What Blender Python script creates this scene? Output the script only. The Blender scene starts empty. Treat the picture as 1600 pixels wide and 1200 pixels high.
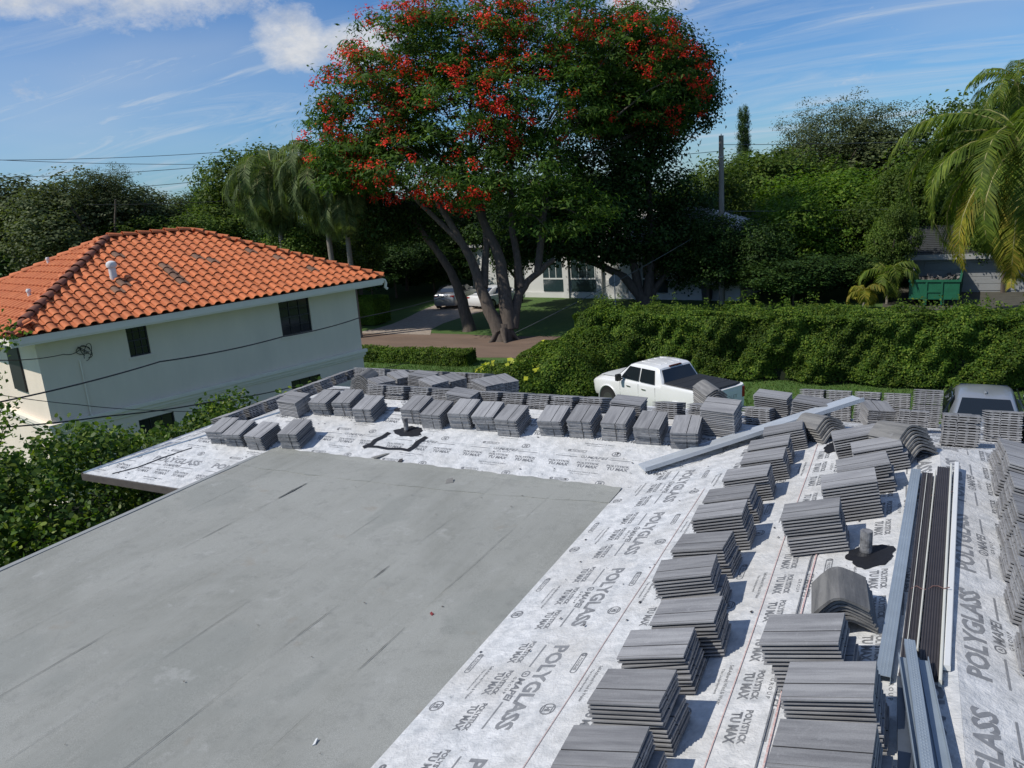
import bpy, bmesh, math, random
import numpy as np
from mathutils import Vector, Matrix
random.seed(7)
RNG = np.random.default_rng(7)
SC = bpy.context.scene
COL = SC.collection
PI = math.pi
H = 7.8                                   # camera height above the lawn

# ------------------------------------------------------------------ camera
F_PX = 1200.0
_d = np.array([350.0, 4800.0, F_PX]); _d /= np.linalg.norm(_d)          # straight down, seen from the lens
_a = np.array([1430 - 800, 262 - 600, F_PX]) / F_PX; _a -= _a.dot(_d) * _d; _a /= np.linalg.norm(_a)
_b = np.cross(_a, -_d); _b = _b if _b[0] > 0 else -_b
ROT = np.array([_b, _a, -_d])             # lens axes -> world axes (x across the roof, y along it, z up)
cam_d = bpy.data.cameras.new('camera'); cam = bpy.data.objects.new('camera', cam_d); COL.objects.link(cam)
M = Matrix.Identity(4)
for i, v in enumerate((ROT @ np.array([1, 0, 0]), ROT @ np.array([0, -1, 0]), ROT @ np.array([0, 0, -1]))):
    for j in range(3): M[j][i] = v[j]
M.translation = Vector((0, 0, H))
cam.matrix_world = M
cam_d.sensor_width = 36; cam_d.lens = 36 * F_PX / 1600; cam_d.clip_start = .05; cam_d.clip_end = 2000
SC.camera = cam

def at(px, py, dep):
    """world point seen in the photograph at px, py, dep metres along the lens axis"""
    p = ROT @ (np.array([px - 800, py - 600, F_PX]) / F_PX * dep)
    return np.array([p[0], p[1], p[2] + H])

# ------------------------------------------------------------------ light
SUN_AZ, SUN_EL = math.radians(-133), math.radians(47)
sdir = Vector((math.sin(SUN_AZ) * math.cos(SUN_EL), math.cos(SUN_AZ) * math.cos(SUN_EL), math.sin(SUN_EL)))
sun_d = bpy.data.lights.new('sun', 'SUN'); sun = bpy.data.objects.new('sun', sun_d); COL.objects.link(sun)
sun_d.energy = 3.7; sun_d.angle = math.radians(.5); sun_d.color = (1, .95, .87)
sun.rotation_euler = (-sdir).to_track_quat('-Z', 'Y').to_euler(); sun.location = (0, 0, 60)
SC.view_settings.view_transform = 'Standard'; SC.view_settings.look = 'None'
SC.view_settings.gamma = 1; SC.view_settings.use_curve_mapping = False; SC.view_settings.exposure = 0.14

W = bpy.data.worlds.new('World'); SC.world = W; W.use_nodes = True
nt = W.node_tree; N = nt.nodes; L = nt.links
for n in list(N): N.remove(n)
def nd(tree, t, **kw):
    n = tree.nodes.new(t)
    for k, v in kw.items(): setattr(n, k, v)
    return n
def math_(tree, op, a, b=None, c=None, clamp=False):
    n = tree.nodes.new('ShaderNodeMath'); n.operation = op; n.use_clamp = clamp
    for i, v in enumerate((a, b, c)):
        if v is None: continue
        if isinstance(v, (int, float)): n.inputs[i].default_value = v
        else: tree.links.new(v, n.inputs[i])
    return n.outputs[0]
def ramp(tree, fac, stops, interp='LINEAR'):
    r = tree.nodes.new('ShaderNodeValToRGB'); r.color_ramp.interpolation = interp
    e = r.color_ramp.elements
    while len(e) < len(stops): e.new(.5)
    for i, (p, c) in enumerate(stops):
        e[i].position = p; e[i].color = (c, c, c, 1) if isinstance(c, (int, float)) else (*c[:3], 1)
    tree.links.new(fac, r.inputs[0]); return r.outputs[0]
def noise(tree, vec, scale, detail=4, rough=.55, dist=0):
    n = tree.nodes.new('ShaderNodeTexNoise'); n.inputs['Scale'].default_value = scale
    n.inputs['Detail'].default_value = detail; n.inputs['Roughness'].default_value = rough
    n.inputs['Distortion'].default_value = dist
    if vec is not None: tree.links.new(vec, n.inputs['Vector'])
    return n.outputs['Fac']
def mapping(tree, vec, scale=(1, 1, 1), loc=(0, 0, 0), rot=(0, 0, 0)):
    m = tree.nodes.new('ShaderNodeMapping'); tree.links.new(vec, m.inputs[0])
    m.inputs['Location'].default_value = loc; m.inputs['Rotation'].default_value = rot; m.inputs['Scale'].default_value = scale
    return m.outputs[0]
def mixc(tree, fac, a, b, blend='MIX'):
    m = tree.nodes.new('ShaderNodeMix'); m.data_type = 'RGBA'; m.blend_type = blend
    for s, v in ((m.inputs['Factor'], fac), (m.inputs['A'], a), (m.inputs['B'], b)):
        if isinstance(v, (int, float)): s.default_value = v
        elif isinstance(v, tuple): s.default_value = (*v[:3], 1)
        else: tree.links.new(v, s)
    return m.outputs['Result']

sky = nd(nt, 'ShaderNodeTexSky', sky_type='NISHITA'); sky.sun_disc = False
sky.sun_elevation = SUN_EL; sky.sun_rotation = SUN_AZ; sky.air_density = 1.0; sky.dust_density = .3; sky.ozone_density = 2.6
tc = nd(nt, 'ShaderNodeTexCoord'); gen = tc.outputs['Generated']
sep = nd(nt, 'ShaderNodeSeparateXYZ'); L.new(gen, sep.inputs[0])
zc = math_(nt, 'MAXIMUM', sep.outputs[2], .03); zc = math_(nt, 'ADD', zc, .12)
cx = math_(nt, 'DIVIDE', sep.outputs[0], zc); cy = math_(nt, 'DIVIDE', sep.outputs[1], zc)
cmb = nd(nt, 'ShaderNodeCombineXYZ'); L.new(cx, cmb.inputs[0]); L.new(cy, cmb.inputs[1])
v1 = mapping(nt, cmb.outputs[0], (.45, 1.7, 1), (3.1, 1.7, 0), (0, 0, .75))
cir = noise(nt, v1, 1.5, 10, .66, 1.1); cir = ramp(nt, cir, [(.42, 0), (.56, .25), (.74, .85)])
v2 = mapping(nt, cmb.outputs[0], (.4, .5, 1), (7.3, 2.2, 0)); veil = ramp(nt, noise(nt, v2, .8, 4, .5), [(.44, 0), (.76, .48)])
cir = math_(nt, 'MAXIMUM', cir, veil)
# a few cumulus heaps: noise thresholded around fixed directions of the sky
def cloud_mask(px, py, rx, ry, rot=0.0):
    c = ROT @ (np.array([px - 800, py - 600, F_PX])); c /= np.linalg.norm(c)
    e = np.cross([0, 0, 1], c); e /= np.linalg.norm(e); u = np.cross(c, e)
    out = []
    for ax, r in ((e, rx), (u, ry)):
        dp = nd(nt, 'ShaderNodeVectorMath', operation='DOT_PRODUCT'); L.new(gen, dp.inputs[0]); dp.inputs[1].default_value = tuple(ax)
        out.append(math_(nt, 'POWER', math_(nt, 'DIVIDE', dp.outputs['Value'], r), 2.0))
    s = math_(nt, 'ADD', out[0], out[1])
    dp = nd(nt, 'ShaderNodeVectorMath', operation='DOT_PRODUCT'); L.new(gen, dp.inputs[0]); dp.inputs[1].default_value = tuple(c)
    m = math_(nt, 'SUBTRACT', 1.0, s, clamp=True)
    return math_(nt, 'MULTIPLY', m, math_(nt, 'GREATER_THAN', dp.outputs['Value'], 0.0))
puff = noise(nt, mapping(nt, gen, (1, 1, 1.6)), 11, 10, .68)
cum = None
for a in ((455, 62, .058, .045), (560, 66, .075, .030), (120, -30, .24, .055), (1015, -5, .07, .03)):
    m = cloud_mask(*a); cum = m if cum is None else math_(nt, 'MAXIMUM', cum, m)
cum = math_(nt, 'ADD', cum, math_(nt, 'MULTIPLY', math_(nt, 'SUBTRACT', puff, .5), 2.4))
cum = ramp(nt, math_(nt, 'MULTIPLY', cum, 1.0), [(.30, 0), (.60, .45), (1.0, .92)])
fine = noise(nt, mapping(nt, gen, (1, 1, 2)), 22, 5, .6)
cloudcol = mixc(nt, ramp(nt, fine, [(.35, 0), (.65, 1)]), (5.6, 6.1, 7.0), (8.0, 8.1, 8.3))
tint = mixc(nt, 1.0, sky.outputs[0], (.54, .84, 1.20), 'MULTIPLY'); c1_ = mixc(nt, cir, tint, (6.0, 6.8, 7.8)); c2_ = mixc(nt, cum, c1_, cloudcol)
bg = nd(nt, 'ShaderNodeBackground'); bg.inputs[1].default_value = .083; L.new(c2_, bg.inputs[0])
wo = nd(nt, 'ShaderNodeOutputWorld'); L.new(bg.outputs[0], wo.inputs[0])

# ------------------------------------------------------------------ materials
MATS = {}
def mat(name, col=(.5, .5, .5), rough=.8, metal=0, var=0, vscale=6, bump=0, bscale=40, col2=None, spec=.5, coord='Object', stretch=(1, 1, 1), per_obj=0, coat=0):
    """plain procedural surface: two tones mixed by noise, fine bump, optional per-object tone"""
    if name in MATS: return MATS[name]
    m = bpy.data.materials.new(name); m.use_nodes = True; t = m.node_tree
    b = t.nodes['Principled BSDF']; tcn = t.nodes.new('ShaderNodeTexCoord'); v = tcn.outputs[coord]
    if stretch != (1, 1, 1): v = mapping(t, v, stretch)
    c2 = col2 or tuple(x * (1 - var) for x in col)
    f = ramp(t, noise(t, v, vscale, 6, .6), [(.3, 0), (.7, 1)])
    c = mixc(t, f, tuple(col), tuple(c2))
    if per_obj:
        oi = t.nodes.new('ShaderNodeObjectInfo')
        k = math_(t, 'MULTIPLY_ADD', oi.outputs['Random'], per_obj * 2, 1 - per_obj)
        hs = t.nodes.new('ShaderNodeHueSaturation'); t.links.new(k, hs.inputs['Value']); t.links.new(c, hs.inputs['Color']); c = hs.outputs[0]
    t.links.new(c, b.inputs['Base Color']); b.inputs['Roughness'].default_value = rough; b.inputs['Metallic'].default_value = metal
    b.inputs['Specular IOR Level'].default_value = spec; b.inputs['Coat Weight'].default_value = coat
    if bump:
        bn = t.nodes.new('ShaderNodeBump'); bn.inputs['Strength'].default_value = bump; bn.inputs['Distance'].default_value = .01
        t.links.new(noise(t, v, bscale, 5, .6), bn.inputs['Height']); t.links.new(bn.outputs[0], b.inputs['Normal'])
    MATS[name] = m; return m
def leaf_mat(name, c1, c2, c3=None, trans=.35, rough=.6, spec=.18):
    m = bpy.data.materials.new(name); m.use_nodes = True; t = m.node_tree
    for n in list(t.nodes): t.nodes.remove(n)
    g = t.nodes.new('ShaderNodeNewGeometry')
    stops = [(0, c1), (.6, c2), (1, c3 or c2)]
    c = ramp(t, g.outputs['Random Per Island'], stops)
    tcn = t.nodes.new('ShaderNodeTexCoord')
    f = math_(t, 'MULTIPLY', ramp(t, noise(t, tcn.outputs['Object'], .55, 3), [(.35, .72), (.65, 1.25)]), ramp(t, noise(t, tcn.outputs['Object'], 3.1, 2), [(.35, .8), (.68, 1.22)]))
    hs = t.nodes.new('ShaderNodeHueSaturation'); t.links.new(f, hs.inputs['Value']); t.links.new(c, hs.inputs['Color']); c = hs.outputs[0]
    p = t.nodes.new('ShaderNodeBsdfPrincipled'); p.inputs['Roughness'].default_value = rough; p.inputs['Specular IOR Level'].default_value = spec
    t.links.new(c, p.inputs['Base Color'])
    tr = t.nodes.new('ShaderNodeBsdfTranslucent')
    c4 = mixc(t, 1.0, c, (1.25, 1.35, .55), 'MULTIPLY'); t.links.new(c4, tr.inputs[0])
    mx = t.nodes.new('ShaderNodeMixShader'); mx.inputs[0].default_value = trans
    t.links.new(p.outputs[0], mx.inputs[1]); t.links.new(tr.outputs[0], mx.inputs[2])
    o = t.nodes.new('ShaderNodeOutputMaterial'); t.links.new(mx.outputs[0], o.inputs[0])
    MATS[name] = m; return m

# ------------------------------------------------------------------ object helpers
def link(o, parent=None):
    COL.objects.link(o)
    if parent is not None: o.parent = parent
    return o
def tag(o, label=None, cat=None, group=None, kind=None):
    if label: o['label'] = label
    if cat: o['category'] = cat
    if group: o['group'] = group
    if kind: o['kind'] = kind
    return o
def thing(name, label, cat, loc=(0, 0, 0), rz=0, group=None):
    o = bpy.data.objects.new(name, None); link(o); o.location = loc; o.rotation_euler = (0, 0, rz); o.empty_display_size = .2
    return tag(o, label, cat, group)
class MB:
    """collects verts and faces for one mesh"""
    def __init__(s): s.v = []; s.f = []
    def add(s, vs, fs):
        k = len(s.v); s.v += [tuple(map(float, v)) for v in vs]; s.f += [tuple(i + k for i in f) for f in fs]; return s
    def box(s, x0, x1, y0, y1, z0, z1, R=None):
        vs = [Vector((x, y, z)) for z in (z0, z1) for y in (y0, y1) for x in (x0, x1)]
        if R is not None: vs = [R @ v for v in vs]
        return s.add(vs, [(0, 2, 3, 1), (4, 5, 7, 6), (0, 1, 5, 4), (2, 6, 7, 3), (0, 4, 6, 2), (1, 3, 7, 5)])
    def prism(s, prof, y0, y1, R=None):
        """closed outline prof (x,z) extruded from y0 to y1"""
        n = len(prof); vs = [Vector((p[0], y, p[1])) for y in (y0, y1) for p in prof]
        if R is not None: vs = [R @ v for v in vs]
        fs = [(i, (i + 1) % n, n + (i + 1) % n, n + i) for i in range(n)] + [tuple(range(n))[::-1], tuple(range(n, 2 * n))]
        return s.add(vs, fs)
    def tube(s, pts, rad, seg=7, caps=True):
        pts = [Vector(p) for p in pts]; n = len(pts)
        if not hasattr(rad, '__len__'): rad = [rad] * n
        vs = []; ref = Vector((.3, .8, .5)).normalized()
        for i, p in enumerate(pts):
            t = (pts[min(i + 1, n - 1)] - pts[max(i - 1, 0)]).normalized()
            a = t.cross(ref)
            if a.length < .1: a = t.cross(Vector((1, 0, 0)))
            a.normalize(); b = t.cross(a)
            for k in range(seg):
                an = 2 * PI * k / seg; vs.append(p + (a * math.cos(an) + b * math.sin(an)) * rad[i])
        fs = [(i * seg + k, i * seg + (k + 1) % seg, (i + 1) * seg + (k + 1) % seg, (i + 1) * seg + k) for i in range(n - 1) for k in range(seg)]
        if caps: fs += [tuple(range(seg))[::-1], tuple(range((n - 1) * seg, n * seg))]
        return s.add(vs, fs)
    def mesh(s, name):
        me = bpy.data.meshes.new(name); me.from_pydata(s.v, [], s.f); me.update(); return me
    def build(s, name, m, parent=None, smooth=None, bevel=0):
        me = s.mesh(name)
        me.materials.append(m)
        bm = bmesh.new(); bm.from_mesh(me); bmesh.ops.recalc_face_normals(bm, faces=bm.faces); bm.to_mesh(me); bm.free()
        o = bpy.data.objects.new(name, me); link(o, parent)
        if smooth:
            me.polygons.foreach_set('use_smooth', [True] * len(me.polygons)); me.set_sharp_from_angle(angle=math.radians(smooth))
        if bevel:
            b = o.modifiers.new('bevel', 'BEVEL'); b.width = bevel; b.segments = 2; b.limit_method = 'ANGLE'; b.angle_limit = math.radians(35)
            if smooth is None:
                me.polygons.foreach_set('use_smooth', [True] * len(me.polygons)); b.harden_normals = True
        return o
def np_mesh(name, V, Fq, m, parent=None, smooth=False):
    """mesh from numpy verts (n,3) and equal-sized faces (k,3|4)"""
    me = bpy.data.meshes.new(name); V = np.ascontiguousarray(V, np.float32); Fq = np.ascontiguousarray(Fq, np.int32)
    k = Fq.shape[1]; me.vertices.add(len(V)); me.vertices.foreach_set('co', V.ravel())
    me.loops.add(Fq.size); me.loops.foreach_set('vertex_index', Fq.ravel())
    me.polygons.add(len(Fq)); me.polygons.foreach_set('loop_start', np.arange(0, Fq.size, k, dtype=np.int32))
    me.polygons.foreach_set('loop_total', np.full(len(Fq), k, np.int32))
    me.update(calc_edges=True); me.materials.append(m)
    if smooth: me.polygons.foreach_set('use_smooth', [True] * len(me.polygons))
    o = bpy.data.objects.new(name, me); return link(o, parent)
def share(o, parent, name=None):
    c = o.copy(); c.parent = parent; COL.objects.link(c); return c

# ================================================================== SETTING
T14 = math.tan(math.radians(14)); C14 = math.cos(math.radians(14)); S14 = math.sin(math.radians(14))
grass_m = mat('lawn', (.045, .105, .014), .95, col2=(.070, .125, .022), vscale=1.3, bump=.8, bscale=60)
g = MB(); g.add([(-400, -60, 0), (400, -60, 0), (400, 500, 0), (-400, 500, 0)], [(0, 1, 2, 3)])
tag(g.build('ground', grass_m), kind='structure')
def sheet(name, pts, z, m, **kw):
    b = MB(); b.add([(x, y, z) for x, y in pts], [tuple(range(len(pts)))]); o = b.build(name, m); return tag(o, kind='structure')
dirt_m = mat('dirt_road', (.20, .135, .095), .95, col2=(.13, .088, .062), vscale=.7, bump=.5, bscale=25, stretch=(.35, 1.6, 1))
gravel_m = mat('gravel_drive', (.40, .34, .28), .95, col2=(.25, .2, .16), vscale=5, bump=.7, bscale=30)
n_ = 60; low = []; up = []
for i in range(n_ + 1):
    x = -90 + 150 * i / n_
    low.append((x, 32.2 + .18 * math.sin(i * 1.3) + .1 * math.sin(i * 3.1))); up.append((x, 37.6 + .2 * math.sin(i * 1.7 + 1) + .15 * math.sin(i * 2.9)))
sheet('road', low + up[::-1], .006, dirt_m)
sheet('driveway', [(-30.6, 37.3), (-30.0, 38.6), (-29.9, 40.5), (-30.4, 43), (-31.2, 46), (-31.8, 50), (-26.0, 50), (-25.9, 46), (-26.2, 43.4), (-26.3, 41), (-25.9, 39), (-24.9, 37.3)], .012, gravel_m)
sheet('yard_path', [(-1.2, 43.5), (5.5, 43.5), (6.5, 56), (-1.4, 56)], .008, mat('dark_soil', (.085, .08, .06), .95, var=.4, vscale=2, bump=.4))  # bare yard ground in a dark, mottled soil colour
# grass tufts by the hedge and on the verge
def scatter_blades(name, x0, x1, y0, y1, n, h, m):
    p = np.stack([RNG.uniform(x0, x1, n), RNG.uniform(y0, y1, n), np.zeros(n)], 1)
    a = RNG.uniform(0, 2 * PI, n); w = .02 * np.stack([np.cos(a), np.sin(a), a * 0], 1); lean = np.stack([RNG.normal(0, .04, n), RNG.normal(0, .04, n), h * RNG.uniform(.5, 1.2, n)], 1)
    V = np.stack([p - w, p + w, p + lean], 1).reshape(-1, 3); o = np_mesh(name, V, np.arange(3 * n).reshape(-1, 3), m)
    return tag(o, 'tufts of short green grass on the strip behind the roof', 'grass', kind='stuff')
blade_m = leaf_mat('grass_blades', (.06, .12, .02), (.09, .17, .03), (.16, .19, .06), .3)
scatter_blades('grass', -24, 9, 25.5, 31.6, 26000, .10, blade_m)

# ================================================================== OUR HOUSE, being re-roofed
YR, YE, YO, XR, YC, XL, XO = 9.38, 6.72, 12.04, .33, 7.81, -10.99, 4.56
XG0, XG1, YG = -8.15, -2.82, 7.8
Z0 = H - 3.4; ZE = H - 3.67
def roofz(X, Y):
    Fp = Z0 + (Y - YG) * T14; B = ZE + (YO - Y) * T14; Lp = ZE + (X - XL) * T14; R = Z0 + (X - XG1) * T14; O = ZE + (XO - X) * T14
    w1 = min(Fp, B, Lp); w2 = min(R, O, B)
    if X > 0: w1 = -9
    if Y < YG and XG0 < X < XG1: return Z0
    return max(w1, w2)
class Slope:
    """a roof plane: u along the eave, s up the slope, h off the surface"""
    def __init__(s, o, U, Sd, poly): s.o = Vector(o); s.U = Vector((*U, 0)); s.S = Vector((Sd[0] * C14, Sd[1] * C14, S14)); s.N = s.U.cross(s.S); s.poly = [s.uv(p) for p in poly]; s.Sd = Sd
    def uv(s, p): d = Vector((p[0] - s.o.x, p[1] - s.o.y, 0)); return (d.dot(s.U), d.dot(Vector((s.S.x, s.S.y, 0))) / C14 / C14)
    def p(s, u, t, h=0): return s.o + s.U * u + s.S * t + s.N * h
    def mtx(s, x, y, h=0, rot=0):
        u, t = s.uv((x, y)); R = Matrix((s.U, s.S, s.N)).transposed().to_4x4(); R.translation = s.p(u, t, h)
        return R @ Matrix.Rotation(math.radians(rot), 4, 'Z')
SF = Slope((XG1, YG, Z0), (1, 0), (0, 1), [(XG0, YG), (XG1, YG), (-1.24, YR), (XG0, YR)])
SF2 = Slope((XG1, YG, Z0), (1, 0), (0, 1), [(XL, YE), (XG0, YE), (XG0, YR), (-8.33, YR)])
SR = Slope((XG1, 6.0, Z0), (0, -1), (1, 0), [(XG1, -4), (XR, -4), (XR, YC), (-1.24, YR), (XG1, YG)])
SO = Slope((XO, 0, ZE), (0, 1), (-1, 0), [(XR, -4), (XO, -4), (XO, YO), (XR, YC)])
SB1 = Slope((0, YO, ZE), (-1, 0), (0, -1), [(-8.33, YR), (-1.24, YR), (-1.24, YO), (XL, YO)])
SB2 = Slope((0, YO, ZE), (-1, 0), (0, -1), [(-1.24, YR), (XR, YC), (XO, YO), (-1.24, YO)])
SL = Slope((XL, 8, ZE), (0, -1), (1, 0), [(XL, YE), (-8.33, YR), (XL, YO)])
class Leaning:
    """level-ish bed of a stack chocked up on the far slope"""
    def mtx(s, x, y, h=0, rot=0):
        N_ = Vector((random.uniform(.04, .14), random.uniform(-.06, .0), 1)).normalized(); U_ = Vector((-1, 0, 0)); S_ = N_.cross(U_).normalized(); U_ = S_.cross(N_)
        Rm = Matrix((U_, S_, N_)).transposed().to_4x4(); Rm.translation = (x, y, roofz(x, y) + .03 + h); return Rm @ Matrix.Rotation(math.radians(rot), 4, 'Z')
SLOPE = {'T': Leaning(), 'F': SF, 'R': SR, 'O': SO, 'B': SB1, 'L': SL}

def membrane_mat():
    m = bpy.data.materials.new('underlayment_felt'); m.use_nodes = True; t = m.node_tree; b = t.nodes['Principled BSDF']
    tcn = t.nodes.new('ShaderNodeTexCoord'); v = tcn.outputs['Object']
    a = ramp(t, noise(t, v, 9, 6, .65), [(.34, .0), (.62, 1)])
    c = mixc(t, a, (.45, .465, .475), (.66, .665, .665))
    d = ramp(t, noise(t, v, 1.1, 5, .6), [(.44, 0), (.72, .6)])
    c = mixc(t, d, c, (.47, .45, .41))
    sm = ramp(t, noise(t, mapping(t, v, (1, 1, 1), (5, 8, 0)), 4.5, 7, .75), [(.58, 0), (.70, .5)]); c = mixc(t, sm, c, (.36, .35, .33))
    sp = ramp(t, noise(t, v, 34, 3, .7), [(.70, 0), (.76, .8)])
    c = mixc(t, sp, c, (.28, .27, .25))
    t.links.new(c, b.inputs['Base Color']); b.inputs['Roughness'].default_value = .62; b.inputs['Specular IOR Level'].default_value = .4
    bn = t.nodes.new('ShaderNodeBump'); bn.inputs['Strength'].default_value = .8; bn.inputs['Distance'].default_value = .02
    hgt = math_(t, 'ADD', math_(t, 'MULTIPLY', noise(t, v, 13, 5, .6, .4), 1.0), math_(t, 'MULTIPLY', noise(t, v, 60, 3), .25))
    t.links.new(hgt, bn.inputs['Height']); t.links.new(bn.outputs[0], b.inputs['Normal'])
    return m
felt_m = membrane_mat()
ink_m = mat('print_ink', (.11, .115, .125), .6, vscale=22, col2=(.24, .245, .25))
ink2_m = mat('print_ink_pale', (.165, .17, .18), .6, vscale=18, col2=(.27, .275, .28))
red_m = mat('red_chalk', (.46, .24, .21), .9, col2=(.62, .54, .52), vscale=60)
black_m = mat('black_sealant', (.013, .014, .018), .6, var=.3, vscale=20, bump=.6, bscale=30, spec=.35)

def clip(poly, a, b, c):
    """keep a*x+b*y<=c"""
    out = []
    for i in range(len(poly)):
        p, q = poly[i], poly[(i + 1) % len(poly)]; dp = a * p[0] + b * p[1] - c; dq = a * q[0] + b * q[1] - c
        if dp <= 0: out.append(p)
        if dp * dq < 0: k = dp / (dp - dq); out.append((p[0] + (q[0] - p[0]) * k, p[1] + (q[1] - p[1]) * k))
    return out
def inside(poly, P):
    sg = 0
    ok = np.ones(len(P), bool); ar = sum(poly[i][0] * poly[(i + 1) % len(poly)][1] - poly[(i + 1) % len(poly)][0] * poly[i][1] for i in range(len(poly)))
    for i in range(len(poly)):
        p, q = poly[i], poly[(i + 1) % len(poly)]
        ok &= ((q[0] - p[0]) * (P[:, 1] - p[1]) - (q[1] - p[1]) * (P[:, 0] - p[0])) * (1 if ar > 0 else -1) > 0
    return ok
_txt = {}
def text2d(s, bold=.02, shear=0):
    """flat glyph mesh of a string, scaled into the unit box"""
    k = (s, bold, shear)
    if k in _txt: return _txt[k]
    cu = bpy.data.curves.new('t', 'FONT'); cu.body = s; cu.size = 1; cu.offset = bold; cu.shear = shear; cu.resolution_u = 2; cu.fill_mode = 'FRONT' if hasattr(cu, 'fill_mode') else cu.fill_mode
    ob = bpy.data.objects.new('t', cu); COL.objects.link(ob); bpy.context.view_layer.update()
    me = bpy.data.meshes.new_from_object(ob.evaluated_get(bpy.context.evaluated_depsgraph_get())); me.calc_loop_triangles()
    V = np.zeros(len(me.vertices) * 3); me.vertices.foreach_get('co', V); V = V.reshape(-1, 3)[:, :2]
    Tt = np.zeros(len(me.loop_triangles) * 3, int); me.loop_triangles.foreach_get('vertices', Tt); Tt = Tt.reshape(-1, 3)
    V = (V - V.min(0)) / (V.max(0) - V.min(0))
    bpy.data.objects.remove(ob); bpy.data.meshes.remove(me); bpy.data.curves.remove(cu)
    _txt[k] = (V, Tt); return _txt[k]
def ring2d(w, h, th, n=20):
    """rounded ring (stadium) w x h with line width th, centred at 0"""
    out = []; r = h / 2
    for k in range(n):
        a = 2 * PI * k / n; cxx = (w / 2 - r) * (1 if math.cos(a) > 0 else -1)
        out.append((cxx + r * math.cos(a), r * math.sin(a), cxx + (r - th) * math.cos(a), (r - th) * math.sin(a)))
    V = np.array([o[:2] for o in out] + [o[2:] for o in out]); Tt = []
    for k in range(n): a, b = k, (k + 1) % n; Tt += [(a, b, n + b), (a, n + b, n + a)]
    return V, np.array(Tt)
def rect2d(w, h): return np.array([(-w / 2, -h / 2), (w / 2, -h / 2), (w / 2, h / 2), (-w / 2, h / 2)]), np.array([(0, 1, 2), (0, 2, 3)])
def pattern():
    """one repeat of the print: 1.24 m along the roll; groups: ink, pale"""
    ink = []; pale = []
    def put(lst, VT, cx, cy, w=None, h=None):
        V, Tt = VT
        V = (V - .5) * (w, h) + (cx, cy) if w else V + (cx, cy)
        lst.append((V, Tt))
    put(pale, text2d('POLYGLASS', .035), .485, .727, .97, .125)
    put(ink, text2d('MAPEI', .03, .25), .545, .600, .27, .060); put(ink, text2d('G R O U P', .02), .50, .538, .2, .024)
    put(ink, ring2d(.075, .062, .010), .365, .60); put(ink, text2d('A', .03), .365, .60, .03, .03)
    put(pale, rect2d(.29, .013), .135, .585); put(pale, rect2d(.28, .013), .83, .585)
    for cxx in (.085, .47, .855):
        put(ink, text2d('POLYSTICK', .04), cxx, .463, .29, .042); put(ink, text2d('TU MAX', .045), cxx + .01, .398, .27, .062)
    put(ink, text2d('Self-Adhered Wind & Water', .01), .47, .272, .40, .024); put(ink, text2d('Tile Underlayment', .01), .44, .226, .26, .022)
    put(ink, ring2d(.25, .052, .008), .235, .085); put(ink, text2d('POLYGLASS', .02), .25, .085, .15, .022); put(ink, ring2d(.04, .04, .014, 12), .135, .085)
    put(ink, ring2d(.115, .105, .010), .755, .085); put(ink, text2d('HI', .06), .755, .085, .045, .04); put(ink, rect2d(.07, .008), .755, .055); put(ink, rect2d(.07, .008), .755, .115)
    return ink, pale
PAT = pattern()
def sheet_h(t, s0, s1): return .009 - .007 * np.clip((t - s0) / max(s1 - s0, .1), 0, 1)
def lay(slope, bases, house, u_off=0.0, prints=True, last=None):
    us = [p[0] for p in slope.poly]; ss = [p[1] for p in slope.poly]; smax = max(ss)
    for i, s0 in enumerate(bases):
        s1 = bases[i + 1] if i + 1 < len(bases) else smax + .01
        poly = clip(clip(slope.poly, 0, 1, s1 + .004), 0, -1, -s0)
        if len(poly) < 3: continue
        b = MB(); n = len(poly); top = [slope.p(u, t, float(sheet_h(t, s0, s1))) for u, t in poly]; bot = [slope.p(u, t, -.002) for u, t in poly]
        b.add(top + bot, [tuple(range(n))] + [(k, (k + 1) % n, n + (k + 1) % n, n + k) for k in range(n)])
        sh = b.build('underlayment_sheet', felt_m, house)
        if not prints: continue
        off = u_off + (0 if i % 2 == 0 else 0)
        k0 = int(math.floor((min(us) - off) / 1.24)) - 1; k1 = int(math.ceil((max(us) - off) / 1.24)) + 1
        for part, m, nm, dh in ((PAT[0], ink_m, 'lettering', .0012), (PAT[1], ink2_m, 'lettering', .0012)):
            VV = []; TT = []; nv = 0
            for k in range(k0, k1):
                for V, Tt in part:
                    P = V + (off + k * 1.24, s0)
                    cen = P[Tt].mean(1); ok = inside(slope.poly, cen) & (cen[:, 1] > s0) & (cen[:, 1] < s1 - .003)
                    if not ok.any(): continue
                    VV.append(P); TT.append(Tt[ok] + nv); nv += len(P)
            if not VV: continue
            P = np.concatenate(VV); Tt = np.concatenate(TT); hh = sheet_h(P[:, 1], s0, s1) + dh
            o3 = np.array(slope.o); W3 = o3 + P[:, :1] * np.array(slope.U) + P[:, 1:2] * np.array(slope.S) + hh[:, None] * np.array(slope.N)
            np_mesh(nm, W3, Tt, m, sh)['kind'] = 'stuff'

house = thing('house_under_roofing', 'low house with flat grey roof and white printed underlayment on its slopes, in the foreground', 'house')
lay(SF, [0.0, .62, 1.50], house, .20)
lay(SF2, [-1.25, -.385, .49, 1.37], house, .20)
lay(SR, [0.0, .875, 1.76, 2.39], house, 1.51 - 1.24)
lay(SO, [.1, .95, 1.82, 2.69, 3.53], house, 4.175 - 1.24)
lay(SB1, [0, .87, 1.74, 2.6], house, .3); lay(SB2, [0, .87, 1.74, 2.61, 3.5], house, .3)
lay(SL, [0, .87, 1.74], house, .1)
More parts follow.
